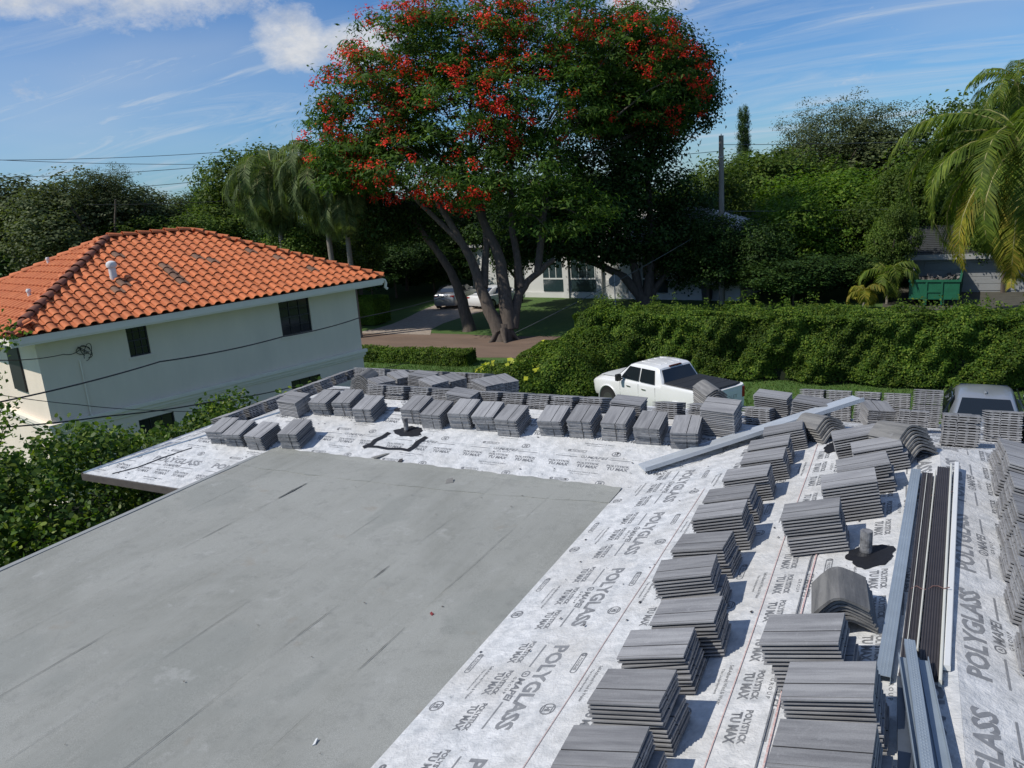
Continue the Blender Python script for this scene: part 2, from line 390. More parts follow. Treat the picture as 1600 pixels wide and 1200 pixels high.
# red chalk lines and black line snapped on the right slope
def slope_strip(slope, name, m, pts, w, h, parent):
    """ribbon following pts (u,s) on the slope"""
    b = MB(); n = len(pts); vs = []
    for i, (u, t) in enumerate(pts):
        a = pts[max(i - 1, 0)]; c = pts[min(i + 1, n - 1)]; dx, dy = c[0] - a[0], c[1] - a[1]; l = math.hypot(dx, dy); nx, ny = -dy / l * w / 2, dx / l * w / 2
        vs += [slope.p(u + nx, t + ny, h), slope.p(u - nx, t - ny, h)]
    b.add(vs, [(2 * i, 2 * i + 1, 2 * i + 3, 2 * i + 2) for i in range(n - 1)]); return b.build(name, m, parent)
slope_strip(SR, 'chalk_line', red_m, [(-2.5 + .5 * i, 2.085 + .004 * math.sin(i)) for i in range(22)], .006, .0125, house)
slope_strip(SR, 'chalk_line', red_m, [(-1.2 + .5 * i, 2.37 + .003 * math.sin(i)) for i in range(18)], .010, .0125, house)
slope_strip(SR, 'marker_line', ink_m, [(-1.2 + .5 * i, 2.335) for i in range(18)], .008, .0125, house)
slope_strip(SR, 'chalk_line', mat('faint_chalk', (.5, .38, .35), .9, var=.2), [(-1.5 + .5 * i, 1.06 + .003 * math.sin(i * 2)) for i in range(12)], .006, .0125, house)

# flat grey cap-sheet roof: rolls side by side, with lapped seams
def cap_mat():
    m = bpy.data.materials.new('cap_sheet_granules'); m.use_nodes = True; t = m.node_tree; b = t.nodes['Principled BSDF']
    tcn = t.nodes.new('ShaderNodeTexCoord'); v = tcn.outputs['Object']
    big = ramp(t, noise(t, v, .55, 5, .6, .6), [(.40, 0), (.62, 1)])
    c = mixc(t, big, (.245, .250, .226), (.300, .305, .280))
    st = ramp(t, noise(t, mapping(t, v, (3.4, .30, 1)), 2.2, 8, .72), [(.36, 0), (.66, .8)])
    c = mixc(t, st, c, mixc(t, .5, c, (.335, .342, .322)))
    pud = ramp(t, noise(t, mapping(t, v, (.8, .5, 1), (4.4, .3, 0)), .9, 4, .5, .3), [(.56, 0), (.60, .6)])
    c = mixc(t, pud, c, (.245, .255, .235))
    sc = ramp(t, noise(t, v, 6, 7, .75), [(.52, 0), (.70, .55)]); c = mixc(t, sc, c, (.205, .21, .195)); sc2 = ramp(t, noise(t, mapping(t, v, (1, 1, 1), (9, 3, 0)), 3.1, 6, .7), [(.60, 0), (.68, .5)]); c = mixc(t, sc2, c, (.37, .375, .355))
    rust = ramp(t, noise(t, v, 2.4, 4, .6), [(.66, 0), (.76, .35)]); c = mixc(t, rust, c, (.24, .2, .15))
    gr = ramp(t, noise(t, v, 230, 2, .9), [(.3, .66), (.7, 1.32)])
    hs = t.nodes.new('ShaderNodeHueSaturation'); t.links.new(gr, hs.inputs['Value']); t.links.new(c, hs.inputs['Color'])
    t.links.new(hs.outputs[0], b.inputs['Base Color']); b.inputs['Roughness'].default_value = .9; b.inputs['Specular IOR Level'].default_value = .25
    bn = t.nodes.new('ShaderNodeBump'); bn.inputs['Strength'].default_value = .35; bn.inputs['Distance'].default_value = .006
    hgt = math_(t, 'ADD', noise(t, mapping(t, v, (2.2, .5, 1)), 2.0, 5), math_(t, 'MULTIPLY', noise(t, v, 200, 2), .35))
    t.links.new(hgt, bn.inputs['Height']); t.links.new(bn.outputs[0], b.inputs['Normal']); return m
cap_m = cap_mat()
tar_m = mat('tar_edge', (.11, .115, .11), .8, var=.4, vscale=20)
SEAMS = []
xs = [XG0, -7.42, -6.62, -5.86, -5.08, -4.26, -3.49, XG1 + .03]
for i in range(len(xs) - 1):
    x0, x1 = xs[i], xs[i + 1]; ns = 40; b = MB(); vs = []
    for k in range(ns + 1):
        y = -4 + (7.62 + 4) * k / ns; wv = .008 * math.sin(k * 1.1 + i) + .005 * math.sin(k * 2.7 + 2 * i)
        hb = .003 * math.sin(k * .9 + i * 2)
        vs += [(x0 - (.045 if i else 0) + wv * (i > 0), y, Z0 + .011 + hb * .3), (x0 + .05, y, Z0 + .012 + hb), (x1 + wv * .0, y, Z0 + .006 + hb * .3), (x0 - (.045 if i else 0) + wv * (i > 0), y, Z0 - .01)]
    fs = []
    for k in range(ns):
        a = 4 * k; c = a + 4; fs += [(a, c, c + 3, a + 3), (a, a + 1, c + 1, c), (a + 1, a + 2, c + 2, c + 1)]
    b.add(vs, fs); b.build('cap_sheet', cap_m, house)
for i, x in enumerate(xs[1:-1]):
    for k in range(9):
        y0 = -1 + k * .95 + random.uniform(0, .25); tar_run0 = (x - .045 + .006 * math.sin(k), y0, y0 + random.uniform(.45, .95), random.choice([.002, .003, .0045]))
        SEAMS.append(tar_run0)
# cross sheet at the far end, running up onto the underlayment edge
b = MB(); ns = 60; vs = []
for k in range(ns + 1):
    x = XG0 + (XG1 - XG0) * k / ns; wv = .012 * math.sin(k * .8) + .008 * math.sin(k * 2.1); y0 = 7.12 + .30 * (k / ns) ** 3 + wv
    e = .015 * math.sin(k * 1.9) + .01 * math.sin(k * .7)
    vs += [(x, y0, Z0 - .004), (x, y0, Z0 + .017), (x, 7.72, Z0 + .018), (x, YG + .035 + e, Z0 + .022 + .01)]
fs = []
for k in range(ns): fs += [(4 * k + j, 4 * k + j + 1, 4 * k + j + 5, 4 * k + j + 4) for j in range(3)]
b.add(vs, fs); b.build('cap_sheet', cap_m, house)
# seam tar runs visible between the rolls
def tar_run(x, y0, y1, w, n=8):
    b = MB(); vs = []
    for k in range(n + 1):
        y = y0 + (y1 - y0) * k / n; ww = w * (.4 + .6 * math.sin(PI * k / n)) * random.uniform(.6, 1.2); vs += [(x - ww / 2, y, Z0 + .0185), (x + ww / 2, y, Z0 + .0185)]
    b.add(vs, [(2 * k, 2 * k + 1, 2 * k + 3, 2 * k + 2) for k in range(n)]); return b.build('tar_patch', tar_m, house)
for a in [(-6.66, 6.35, 6.85, .035), (-6.66, 5.2, 5.6, .007), (-5.91, 2.4, 3.6, .005), (-4.30, 5.1, 5.35, .014), (-4.30, 4.0, 4.6, .005), (-3.53, 3.9, 4.5, .006), (-5.12, 3.4, 4.3, .004), (-7.46, 5.6, 6.8, .004), (-4.3, 2.4, 3.2, .005)]:
    tar_run(*a)
seam_m = mat('seam_bleed', (.19, .195, .18), .85, var=.3, vscale=9)
b = MB()
for (x, y0, y1, w) in SEAMS:
    n = 10; vs = []
    for k in range(n + 1):
        y = y0 + (y1 - y0) * k / n; ww = w * (.3 + .7 * math.sin(PI * k / n)) * random.uniform(.5, 1.3); xx = x + .004 * math.sin(y * 7); vs += [(xx - ww / 2, y, Z0 + .0180), (xx + ww / 2, y, Z0 + .0180)]
    b.add(vs, [(2 * k, 2 * k + 1, 2 * k + 3, 2 * k + 2) for k in range(n)])
b.build('seam_bleed', seam_m, house)['kind'] = 'stuff'
# small spots of dirt on the grey roof
b = MB()
for k in range(110):
    x = random.uniform(-8, -2.95); y = random.uniform(1.2, 7.7); r = random.choice([.004, .005, .006, .010]) * random.uniform(.6, 1.2); n = 6; an0 = random.random() * 6
    b.add([(x + r * math.cos(an0 + 2 * PI * j / n) * random.uniform(.6, 1.4), y + r * math.sin(an0 + 2 * PI * j / n) * random.uniform(.5, 1.1), Z0 + .0215) for j in range(n)], [tuple(range(n))])
o = b.build('dirt_speck', mat('speck', (.12, .105, .09), .9, var=.3)); tag(o, 'small dark specks of dirt scattered over the flat grey roof', 'dirt', kind='stuff')
# house body: walls, fascias, edge metal
wall_m = mat('house_stucco', (.52, .52, .50), .9, var=.08, vscale=2, bump=.3, bscale=60)
fascia_m = mat('dark_fascia', (.10, .085, .075), .7, var=.3, vscale=9)
edge_m = mat('edge_metal', (.42, .48, .52), .35, metal=.6, var=.1)
b = MB(); b.box(XG0 + .5, XG1 + .2, -4, 7.7, .0, Z0 - .15); b.box(XL + 1.2, XO - .9, 7.6, YO - .9, 0, ZE - .03); b.box(XG1, XO - .9, -4, 8, 0, ZE - .03)
b.box(XL + 1.8, XG0 + .7, YE + .75, 7.9, 0, ZE - .03)
b.build('wall', wall_m, house)
b = MB(); b.box(XL - .005, XG0 + .02, YE - .025, YE - .002, ZE - .10, ZE + .0); b.build('fascia', fascia_m, house)
b = MB(); b.box(XL - .03, XL - .006, YE - .02, YO, ZE - .10, ZE + .012); b.build('fascia', fascia_m, house)
b = MB(); b.box(XG0 - .03, XG0 - .004, -4, YG - .35, Z0 - .26, Z0 + .008); b.build('fascia', fascia_m, house)
b = MB(); b.box(XL, XO, YO + .002, YO + .026, ZE - .17, ZE + .014); b.build('fascia', mat('white_fascia', (.72, .73, .73), .6, var=.05), house)
b = MB(); b.box(XL + .02, XG0, YE + .03, YE + .80, ZE - .098, ZE - .08); b.build('soffit', mat('soffit', (.22, .21, .2), .9, var=.1), house)
b = MB(); b.box(XG0 - .05, XG0 + .02, -4, YG - .3, Z0 - .05, Z0 + .021); b.build('edge_metal', mat('grey_edge_metal', (.30, .31, .30), .6, var=.1), house)
# bright edge strip along the left hip
u0, t0 = SL.uv((XL + .05, YE + .05))
b = MB(); b.tube([(XL + .04, YE + .04, ZE + .012), (-8.21, YR, roofz(-8.33, YR) + .012)], .018, 6); b.build('hip_edge_strip', edge_m, house)
b = MB(); b.box(XL - .012, XL + .05, YE, YO, ZE - .03, ZE + .02); b.build('eave_metal', edge_m, house)
# lifted flap and black line near the left corner
slope_strip(SF2, 'open_lap', black_m, [SF2.uv((-10.42, 6.8)), SF2.uv((-10.12, 7.02)), SF2.uv((-9.92, 7.30)), SF2.uv((-9.62, 7.62))], .03, .012, house)

# ================================================================== roof tiles in stacks
PITCH = .0250
def tile_mesh(name, chip=0, nose=True):
    """flat concrete tile: 0.42 long (y), 0.33 wide (x), groove on top, nose apron at -y, ribs under, side lock on +x"""
    b = MB(); w, l = .165, .21; t = .0135; g = .035; gd = .010; gw = .0042
    prof = [(-w, .0), (w - .026, .0), (w - .026, .002), (w, .002), (w, .011), (w - .024, .011), (w - .020, t), (g + gw, t), (g + gw * .4, t - gd), (g - gw * .6, t - gd), (g - gw, t), (-w + .004, t), (-w, t - .004)]
    b.prism(prof, -l, l)
    b.box(-w + .002, w - .028, -l + .001, -l + .022, -.0095, .0005)          # nose apron
    for x in (-.13, -.045, .04, .11): b.box(x - .012, x + .012, -l + .024, l - .004, -.0080, .0004)
    me = b.mesh(name)
    bm = bmesh.new(); bm.from_mesh(me); bmesh.ops.recalc_face_normals(bm, faces=bm.faces); bm.to_mesh(me); bm.free()
    return me
def ridge_mesh(name):
    """V-shaped ridge tile 0.42 long with a rounded crown"""
    b = MB(); l = .21; pr = []; th = .017
    out = [(-.165, -.062), (-.10, -.012), (-.045, .022), (-.018, .032), (.018, .032), (.045, .022), (.10, -.012), (.165, -.062)]
    inn = [(x * .93, z - th) for x, z in out][::-1]
    b.prism(out + inn, -l, l); me = b.mesh(name)
    bm = bmesh.new(); bm.from_mesh(me); bmesh.ops.recalc_face_normals(bm, faces=bm.faces); bm.to_mesh(me); bm.free(); return me
def tile_material(name, a, bcol, edge):
    m = bpy.data.materials.new(name); m.use_nodes = True; t = m.node_tree; b = t.nodes['Principled BSDF']
    tcn = t.nodes.new('ShaderNodeTexCoord'); oi = t.nodes.new('ShaderNodeObjectInfo'); v = tcn.outputs['Object']
    off = nd(t, 'ShaderNodeVectorMath', operation='ADD'); t.links.new(v, off.inputs[0])
    cc = nd(t, 'ShaderNodeCombineXYZ')
    for k in range(3): t.links.new(math_(t, 'MULTIPLY', oi.outputs['Random'], 37.0 + 11 * k), cc.inputs[k])
    t.links.new(cc.outputs[0], off.inputs[1]); v2 = off.outputs[0]
    st = ramp(t, noise(t, mapping(t, v2, (9, .8, 4)), 2.2, 5, .65), [(.40, 0), (.66, 1)])
    c = mixc(t, st, a, bcol)
    pale = ramp(t, noise(t, v2, 9, 6, .8), [(.58, 0), (.72, .7)]); c = mixc(t, pale, c, (.33, .33, .335))
    k = math_(t, 'MULTIPLY_ADD', oi.outputs['Random'], .42, .80)
    fine = ramp(t, noise(t, v2, 160, 2, .8), [(.3, .88), (.7, 1.12)])
    hs = t.nodes.new('ShaderNodeHueSaturation'); t.links.new(math_(t, 'MULTIPLY', k, fine), hs.inputs['Value']); t.links.new(c, hs.inputs['Color'])
    t.links.new(hs.outputs[0], b.inputs['Base Color']); b.inputs['Roughness'].default_value = .72; b.inputs['Specular IOR Level'].default_value = .35
    bn = t.nodes.new('ShaderNodeBump'); bn.inputs['Strength'].default_value = .25; bn.inputs['Distance'].default_value = .004
    t.links.new(noise(t, v2, 90, 4, .7), bn.inputs['Height']); t.links.new(bn.outputs[0], b.inputs['Normal']); return m
tile_m = tile_material('grey_concrete_tile', (.285, .285, .288), (.182, .182, .188), None)
tile2_m = tile_material('grey_ridge_tile', (.22, .215, .205), (.12, .12, .12), None)
groove_m = mat('groove_dark', (.045, .045, .048), .9, var=.3)  # groove faces coloured much darker than the tile, so the line reads
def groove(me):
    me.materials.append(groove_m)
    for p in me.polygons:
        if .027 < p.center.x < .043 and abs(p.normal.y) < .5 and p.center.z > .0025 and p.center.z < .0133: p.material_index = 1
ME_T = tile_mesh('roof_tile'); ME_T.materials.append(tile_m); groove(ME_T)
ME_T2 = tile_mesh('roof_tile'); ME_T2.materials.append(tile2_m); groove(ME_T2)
ME_V = ridge_mesh('ridge_tile'); ME_V.materials.append(tile2_m)
strap_m = mat('strap', (.03, .03, .03), .6)
def stack(kind, x, y, pl, n, off, rot, label, group, base=0.0):
    sl = SLOPE[pl]
    if kind != 'vee': n = int(round(n * 1.16)); off = int(round(off * 1.16))
    z = roofz(x, y)
    M0 = sl.mtx(x, y, 0, rot)
    st = thing('ridge_tile_stack' if kind == 'vee' else 'tile_stack', label, 'tile stack', group=group)
    st.matrix_world = M0
    me = ME_V if kind == 'vee' else (ME_T2 if kind == 'old' else ME_T); pit = .030 if kind == 'vee' else PITCH
    zz = (.085 if kind == 'vee' else .022) + base; ox = oy = 0; gr = 0; dirx = random.uniform(-.0025, .0025); nl = n - off
    for i in range(n):
        if off and i == nl:                       # the upper bundle is set down a little askew on the lower one
            ox, oy = random.uniform(-.02, .010), random.uniform(-.04, .01); gr = random.uniform(-2, 2); zz += .004
        o = bpy.data.objects.new('ridge_tile' if kind == 'vee' else 'roof_tile', me)
        link(o, st)
        k = i if i < nl or not off else i - nl
        sw = (.006 if kind != 'vee' else .012)
        o.matrix_parent_inverse = Matrix.Identity(4)
        o.location = (ox + random.uniform(-.003, .003) + dirx * k, oy + random.uniform(-.005, .005) - (sw * k if kind == 'vee' else 0), zz)
        o.rotation_euler = (random.uniform(-.006, .006), random.uniform(-.006, .006), math.radians(gr + random.uniform(-.7, .7)) + (PI if kind == 'head' else 0))
        if random.random() < .05 and i < n - 1: o.rotation_euler[2] += math.radians(random.choice([-3.5, 3])); o.location[1] += random.uniform(-.02, .02)
        zz += pit
    if kind != 'vee' and n >= 5 and pl in 'BF' and abs(rot) < 20:      # thin strap over the end of the bundle
        b = MB(); h0 = .012 + base; top = zz - pit + .0165; xg = .035
        b.box(xg - .004, xg + .004, -.2145, -.2125, h0, top)
        s = b.build('strap', strap_m, st); s.matrix_parent_inverse = Matrix.Identity(4)
    return st
ORD = ['first', 'second', 'third', 'fourth', 'fifth', 'sixth', 'seventh', 'eighth', 'ninth', 'tenth', 'eleventh', 'twelfth', 'thirteenth', 'fourteenth', 'fifteenth', 'sixteenth', 'seventeenth']
def row(items, kind, fmt, group, pl=None):
    for i, it in enumerate(items):
        x, y, n, off, rot = it[:5]; p = it[5] if len(it) > 5 else pl; bs = it[6] if len(it) > 6 else 0
        stack(kind, x, y, p, n, off, rot, fmt.format(ORD[i]), group, bs)
row([(-1.135, 3.014, 10, 4, 0), (-1.169, 3.518, 10, 5, -2), (-1.2, 4.05, 9, 4, 2), (-1.122, 4.45, 9, 4, 4), (-1.233, 4.99, 10, 5, 3), (-1.272, 5.55, 9, 4, -2), (-1.239, 6.04, 10, 4, 1), (-1.26, 6.568, 9, 4, 3), (-1.231, 7.099, 9, 3, 4), (-1.16, 7.62, 8, 3, 5), (-1.184, 8.07, 8, 3, 5), (-1.098, 8.53, 8, 3, 6)],
    'flat', 'grey tile stack in the left row up the right slope, {} from the bottom', 'tile stacks in the left row of the right slope', 'R')
row([(-.136, 3.111, 10, 5, -3), (-.179, 3.599, 10, 5, 0), (-.338, 4.109, 10, 5, 0), (-.508, 5.86, 10, 5, 5), (-.299, 6.44, 10, 4, 6), (-.214, 6.985, 9, 4, 6), (-.12, 7.50, 8, 3, 7), (-.349, 7.99, 8, 4, 8)],
    'flat', 'grey tile stack beside the long metal strips, {} from the bottom', 'tile stacks beside the metal strips', 'R')
stack('vee', -.235, 4.74, 'R', 7, 0, 96, 'stack of weathered V-shaped ridge tiles just below the black pipe patch', None)
stack('vee', -.747, 8.72, 'R', 6, 0, -48, 'stack of V-shaped ridge tiles at the upper end of the long grey valley metal', None)
stack('vee', .07, 7.72, 'R', 8, 0, -48, 'tall stack of V-shaped ridge tiles at the far end of the metal strips', None)
fx = [(-9.231, 7.997, 8, 4, 8), (-8.873, 7.975, 8, 3, 6), (-8.405, 7.953, 8, 4, 2), (-7.852, 8.063, 9, 4, 6)]
row(fx, 'flat', 'grey tile stack standing apart near the left hip, {} from the left', 'tile stacks near the left hip', 'F')
row([(-8.031, 8.993, 8, 4, 4), (-7.628, 9.009, 8, 4, 5), (-7.129, 8.891, 8, 4, 3)], 'flat', 'grey tile stack left of the small vent pipe, {} of three from the left', 'tile stacks left of the small vent pipe', 'F')
row([(-6.318, 8.964, 8, 4, 2), (-5.918, 8.89, 8, 4, 0), (-5.475, 8.937, 9, 4, 2), (-5.07, 8.942, 9, 4, 3), (-4.69, 8.87, 9, 5, 0)], 'flat', 'grey tile stack right behind the small vent pipe, {} of five from the left', 'tile stacks behind the small vent pipe', 'F')
row([(-4.093, 8.958, 9, 4, 2), (-3.685, 8.978, 9, 4, 1), (-3.229, 8.974, 9, 4, 0), (-2.79, 8.961, 9, 4, 2), (-2.336, 8.93, 9, 4, 4)], 'flat', 'grey tile stack left of the valley metal, {} of five from the left', 'tile stacks left of the valley metal', 'F')
stack('flat', -8.56, 8.83, 'F', 9, 0, 84, 'stack of grey roof tiles turned sideways before the left hip', None)
tx = [-7.36, -6.98, -6.56, -6.14, -5.36, -4.97, -4.57, -4.18, -3.78, -2.72, -2.30]
row([(x * 1.012, 9.61 + random.uniform(-.03, .03), 7, 3, random.uniform(-2, 2)) for x in tx], 'flat', 'end-on tile stack along the ridge behind the front row, {} from the left', 'end-on tile stacks along the ridge', 'B')
stack('flat', -5.78, 9.36, 'T', 6, 0, 90, 'tile stack laid crosswise behind the five stacks at the vent pipe', None, 0)
stack('flat', -3.24, 9.38, 'T', 7, 0, 92, 'tile stack laid crosswise behind the five stacks left of the valley metal', None, 0)
stack('flat', -1.98, 9.22, 'F', 12, 0, 85, 'tall stack of thin weathered tiles laid crosswise right of the front row', None, 0)
row([(-1.60, 9.6, 7, 4, 0)], 'flat', 'end-on dark tile stack beside the tall weathered stack near the valley', None, 'B')
row([(-9.62, y, 6, 3, random.uniform(-3, 3)) for y in (8.42, 8.84, 9.27, 9.7, 10.14, 10.58, 11.0, 11.4)], 'flat', 'tile stack beyond the left hip before the beige house, {} from the left', 'tile stacks beyond the left hip', 'L')
row([(-7.9, 10.2, 9, 0, 62), (-6.83, 10.2, 10, 0, 64), (-5.84, 10.2, 11, 0, 62)], 'flat', 'tile stack laid crosswise just beyond the ridge, {} of three from the left', 'crosswise tile stacks beyond the ridge', 'T')
row([(-7.88, 10.68, 12, 0, 60), (-7.40, 10.68, 13, 0, 90), (-6.78, 10.66, 12, 0, 62), (-5.80, 10.64, 13, 0, 58)], 'flat', 'crosswise tile stack in the farther row beyond the ridge, {} from the left', 'crosswise tile stacks farther beyond the ridge', 'T')
stack('vee', -8.52, 10.45, 'T', 9, 0, 10, 'stack of round-backed ridge tiles at the left end of the ridge', None)
row([(x, 11.45, 15, 6, random.uniform(-2, 2)) for x in (-9.26, -8.84, -8.4, -7.98, -7.55, -7.12, -6.7)], 'flat', 'far tile stack at the back eave before the lawn, {} from the left', 'tile stacks along the back eave, left group', 'B')
stack('vee', -2.40, 10.45, 'T', 11, 0, 40, 'hump of round-backed ridge tiles in front of the white pickup tailgate', None)
stack('flat', -1.50, 9.98, 'T', 12, 3, 86, 'tall stack of roof tiles between the pickup and the end of the valley metal', None)
stack('flat', -1.02, 9.82, 'T', 10, 3, 84, 'stack of roof tiles just right of the tall one, above the valley metal', None)
row([(-1.20, 11.66, 15, 6, 0), (-.82, 11.7, 15, 7, 1), (-.45, 11.66, 15, 6, -1), (-.07, 11.7, 15, 7, 0)], 'flat', 'tile stack at the back eave before the hedge, {} of four from the left', 'tile stacks along the back eave before the hedge', 'B')
stack('flat', .28, 11.4, 'B', 17, 7, 4, 'tall leaning stack of roof tiles left of the grey sedan', None)
stack('flat', -.30, 10.5, 'T', 9, 4, 16, 'tilted stack of roof tiles at the end of the valley metal', None)
row([(.12, 10.2, 9, 3, 0), (.62, 10.6, 8, 3, 1), (.52, 8.45, 10, 4, -2), (.98, 9.5, 11, 5, 0), (1.34, 9.54, 11, 5, 2), (1.72, 9.58, 11, 5, 0)], 'flat', 'end-on tile stack on the hip slope before the sedan, {} from the left', 'tile stacks on the far hip slope', 'B')
row([(.93, 7.70, 9, 4, 3), (.91, 7.17, 10, 5, 0), (.90, 6.64, 10, 5, -2), (.87, 6.11, 10, 4, 2), (.84, 5.58, 10, 5, 0), (.82, 5.05, 10, 4, 2), (.82, 4.5, 10, 4, 0)], 'flat', 'tile stack at the right edge of the photo, {} from the top', 'tile stacks at the right edge', 'O')

# ================================================================== metal pieces, pipes, patches on the roof
galv_m = mat('galvanised_steel', (.50, .54, .58), .42, metal=.25, var=.18, vscale=5)
stud_m = mat('blue_grey_steel', (.30, .36, .42), .42, metal=.25, var=.15, vscale=6)
dark_vent_m = mat('dark_ridge_vent', (.055, .05, .055), .55, var=.25, vscale=12)
cream_m = mat('cream_metal', (.62, .62, .56), .5, var=.06)
white_m = mat('white_metal', (.68, .69, .68), .45, var=.05)
def frame(p0, p1, up):
    p0, p1 = Vector(p0), Vector(p1); y = (p1 - p0).normalized(); x = y.cross(Vector(up)).normalized(); z = x.cross(y)
    R = Matrix((x, y, z)).transposed().to_4x4(); R.translation = p0; return R, (p1 - p0).length
# valley metal: a shallow bent channel lying across the valley and rising over the far slope
R, ln = frame((-2.70, 8.22, roofz(-2.7, 8.22) + .03), (-.47, 9.86, roofz(-.47, 9.86) + .40), (0, 0, 1))
vt = thing('valley_metal', 'long grey sheet metal valley lying diagonally across the roof corner', 'sheet metal')
b = MB(); b.prism([(-.125, .012), (-.12, .0), (-.005, -.004), (0, .006), (.005, -.004), (.12, .0), (.125, .012), (.12, .006), (.0, .012), (-.12, .006)], 0, ln, R); b.build('channel', galv_m, vt)
b = MB(); b.prism([(.118, .0), (.126, .0), (.126, .05), (.118, .05)], 0.01, ln - .01, R); b.build('flange', galv_m, vt)
# dimpled stud along the bundle
def dimpled(name, label, p0, p1, w, hgt, mt, nrow=3):
    R, ln = frame(p0, p1, (0, 0, 1)); t = thing(name, label, 'metal stud')
    b = MB(); b.prism([(-w / 2, 0), (-w / 2, hgt), (w / 2, hgt), (w / 2, 0), (w / 2 - .003, 0), (w / 2 - .003, hgt - .003), (-w / 2 + .003, hgt - .003), (-w / 2 + .003, 0)], 0, ln, R); b.build('channel', mt, t)
    vs = []; fs = []; n = int(ln / .022); k = 0
    for i in range(n):
        for j in range(nrow):
            x = (j - (nrow - 1) / 2) * w * .22; y = .012 + i * .022 + (j % 2) * .011; r = .0062
            c = [R @ Vector((x + dx * r, y + dy * r, hgt + .0002)) for dx, dy in ((-1, 0), (0, -1), (1, 0), (0, 1))] + [R @ Vector((x, y, hgt + .006))]
            vs += [tuple(v) for v in c]; fs += [(k, k + 1, k + 4), (k + 1, k + 2, k + 4), (k + 2, k + 3, k + 4), (k + 3, k, k + 4)]; k += 5
    o = np_mesh('dimples', np.array(vs), np.array(fs), mt, t); o['kind'] = 'stuff'
    return t, R, ln
sz = lambda x, y, h: roofz(x, y) + h
t, R, ln = dimpled('metal_stud', 'long blue-grey dimpled metal stud on the left side of the strip bundle', (-.022, 4.03, sz(-.022, 4.03, .012)), (.135, 7.2, sz(.13, 7.2, .012)), .075, .05, stud_m)
b = MB(); b.prism([(.040, .0), (.075, .0), (.078, .045), (.073, .045), (.070, .004), (.040, .004)], 0, ln - .02, R); b.build('side_flange', stud_m, t)
def vent_strip(label, p0, p1, w, n=8):
    R, ln = frame(p0, p1, (0, 0, 1)); prof = []
    for i in range(n * 2 + 1): prof.append((-w / 2 + w * i / (n * 2), .034 + (.006 if i % 2 else 0)))
    prof += [(w / 2, 0), (-w / 2, 0)]
    t = thing('vent_strip', label, 'roof vent strip', group='dark ridge vent strips in the bundle')
    MB().prism(prof, 0, ln, R).build('corrugated_panel', dark_vent_m, t); return R, ln, t
R1, l1, vs1 = vent_strip('dark brown ribbed vent strip in the left half of the metal bundle', (.092, 4.02, sz(.09, 4.02, .014)), (.222, 7.10, sz(.22, 7.1, .014)), .082, 6)
R2, l2, vs2 = vent_strip('dark brown ribbed vent strip right of the cream strip in the metal bundle', (.190, 4.06, sz(.19, 4.06, .014)), (.345, 7.18, sz(.33, 7.18, .022)), .095, 7)
def plain_strip(label, p0, p1, w, h, m, name='metal_strip'):
    R, ln = frame(p0, p1, (0, 0, 1)); b = MB(); b.prism([(-w / 2, 0), (w / 2, 0), (w / 2, h), (w / 2 - .004, h + .003), (-w / 2 + .004, h + .003), (-w / 2, h)], 0, ln, R)
    return tag(b.build(name, m), label, 'metal strip')
plain_strip('thin cream strip between the two dark vent strips', (.140, 4.3, sz(.14, 4.3, .02)), (.283, 7.13, sz(.283, 7.13, .02)), .010, .034, cream_m)
plain_strip('thin pale line of metal inside the left dark vent strip', (.085, 4.25, sz(.085, 4.25, .055)), (.217, 7.05, sz(.217, 7.05, .055)), .004, .003, cream_m)
plain_strip('narrow pale metal strip on the right side of the vent bundle', (.243, 4.0, sz(.243, 4.0, .014)), (.405, 7.28, sz(.38, 7.28, .03)), .016, .04, cream_m)
plain_strip('white drip edge lying outermost on the right of the bundle', (.278, 4.15, sz(.278, 4.15, .012)), (.452, 7.38, sz(.36, 7.38, .022)), .034, .03, white_m)
for (ya, k) in ((5.0, 0), (6.62, 1)):
    b = MB(); pts = [(.07 + .03 * i + (ya - 4.2) * .045, ya + .025 * math.sin(i * 1.7 + k), sz(.07 + .03 * i, ya, .066) + .004 * math.sin(i * 2)) for i in range(8)]
    b.tube(pts, .0035, 5); tag(b.build('tie_wire', mat('rusty_wire', (.16, .09, .08), .7)), ['reddish tie wire round the nearer end of the vent strips', 'reddish tie wire round the farther end of the vent strips'][k], 'wire')
# near pieces crossing the bundle at the bottom
t, R, ln = dimpled('metal_stud', 'dimpled blue-grey metal stud nearest the camera on top of a wide channel', (.185, 3.02, sz(.185, 3.02, .125)), (.098, 4.23, sz(.098, 4.23, .125)), .052, .03, stud_m, 3)
R, ln = frame((.225, 2.95, sz(.22, 2.95, .088)), (.118, 4.14, sz(.118, 4.14, .088)), (0, 0, 1))
wc = thing('wide_channel', 'wide blue-grey metal channel under the dimpled stud at the bottom right', 'metal channel')
b = MB(); b.prism([(-.072, .03), (-.072, 0), (.072, 0), (.072, .03), (.068, .03), (.068, .004), (.028, .004), (.028, .016), (.022, .016), (.022, .004), (-.068, .004), (-.068, .03)], 0, ln, R); b.build('channel', stud_m, wc)
R, ln = frame((.10, 2.9, sz(.10, 2.9, .05)), (.075, 3.98, sz(.075, 3.98, .05)), (0, 0, 1))
b = MB(); b.box(-.03, .03, 0, ln, 0, .035, R); tag(b.build('steel_bar', mat('dark_steel', (.10, .12, .15), .5, metal=.4, var=.3)), 'dark steel bar partly hidden below the wide channel', 'metal bar')
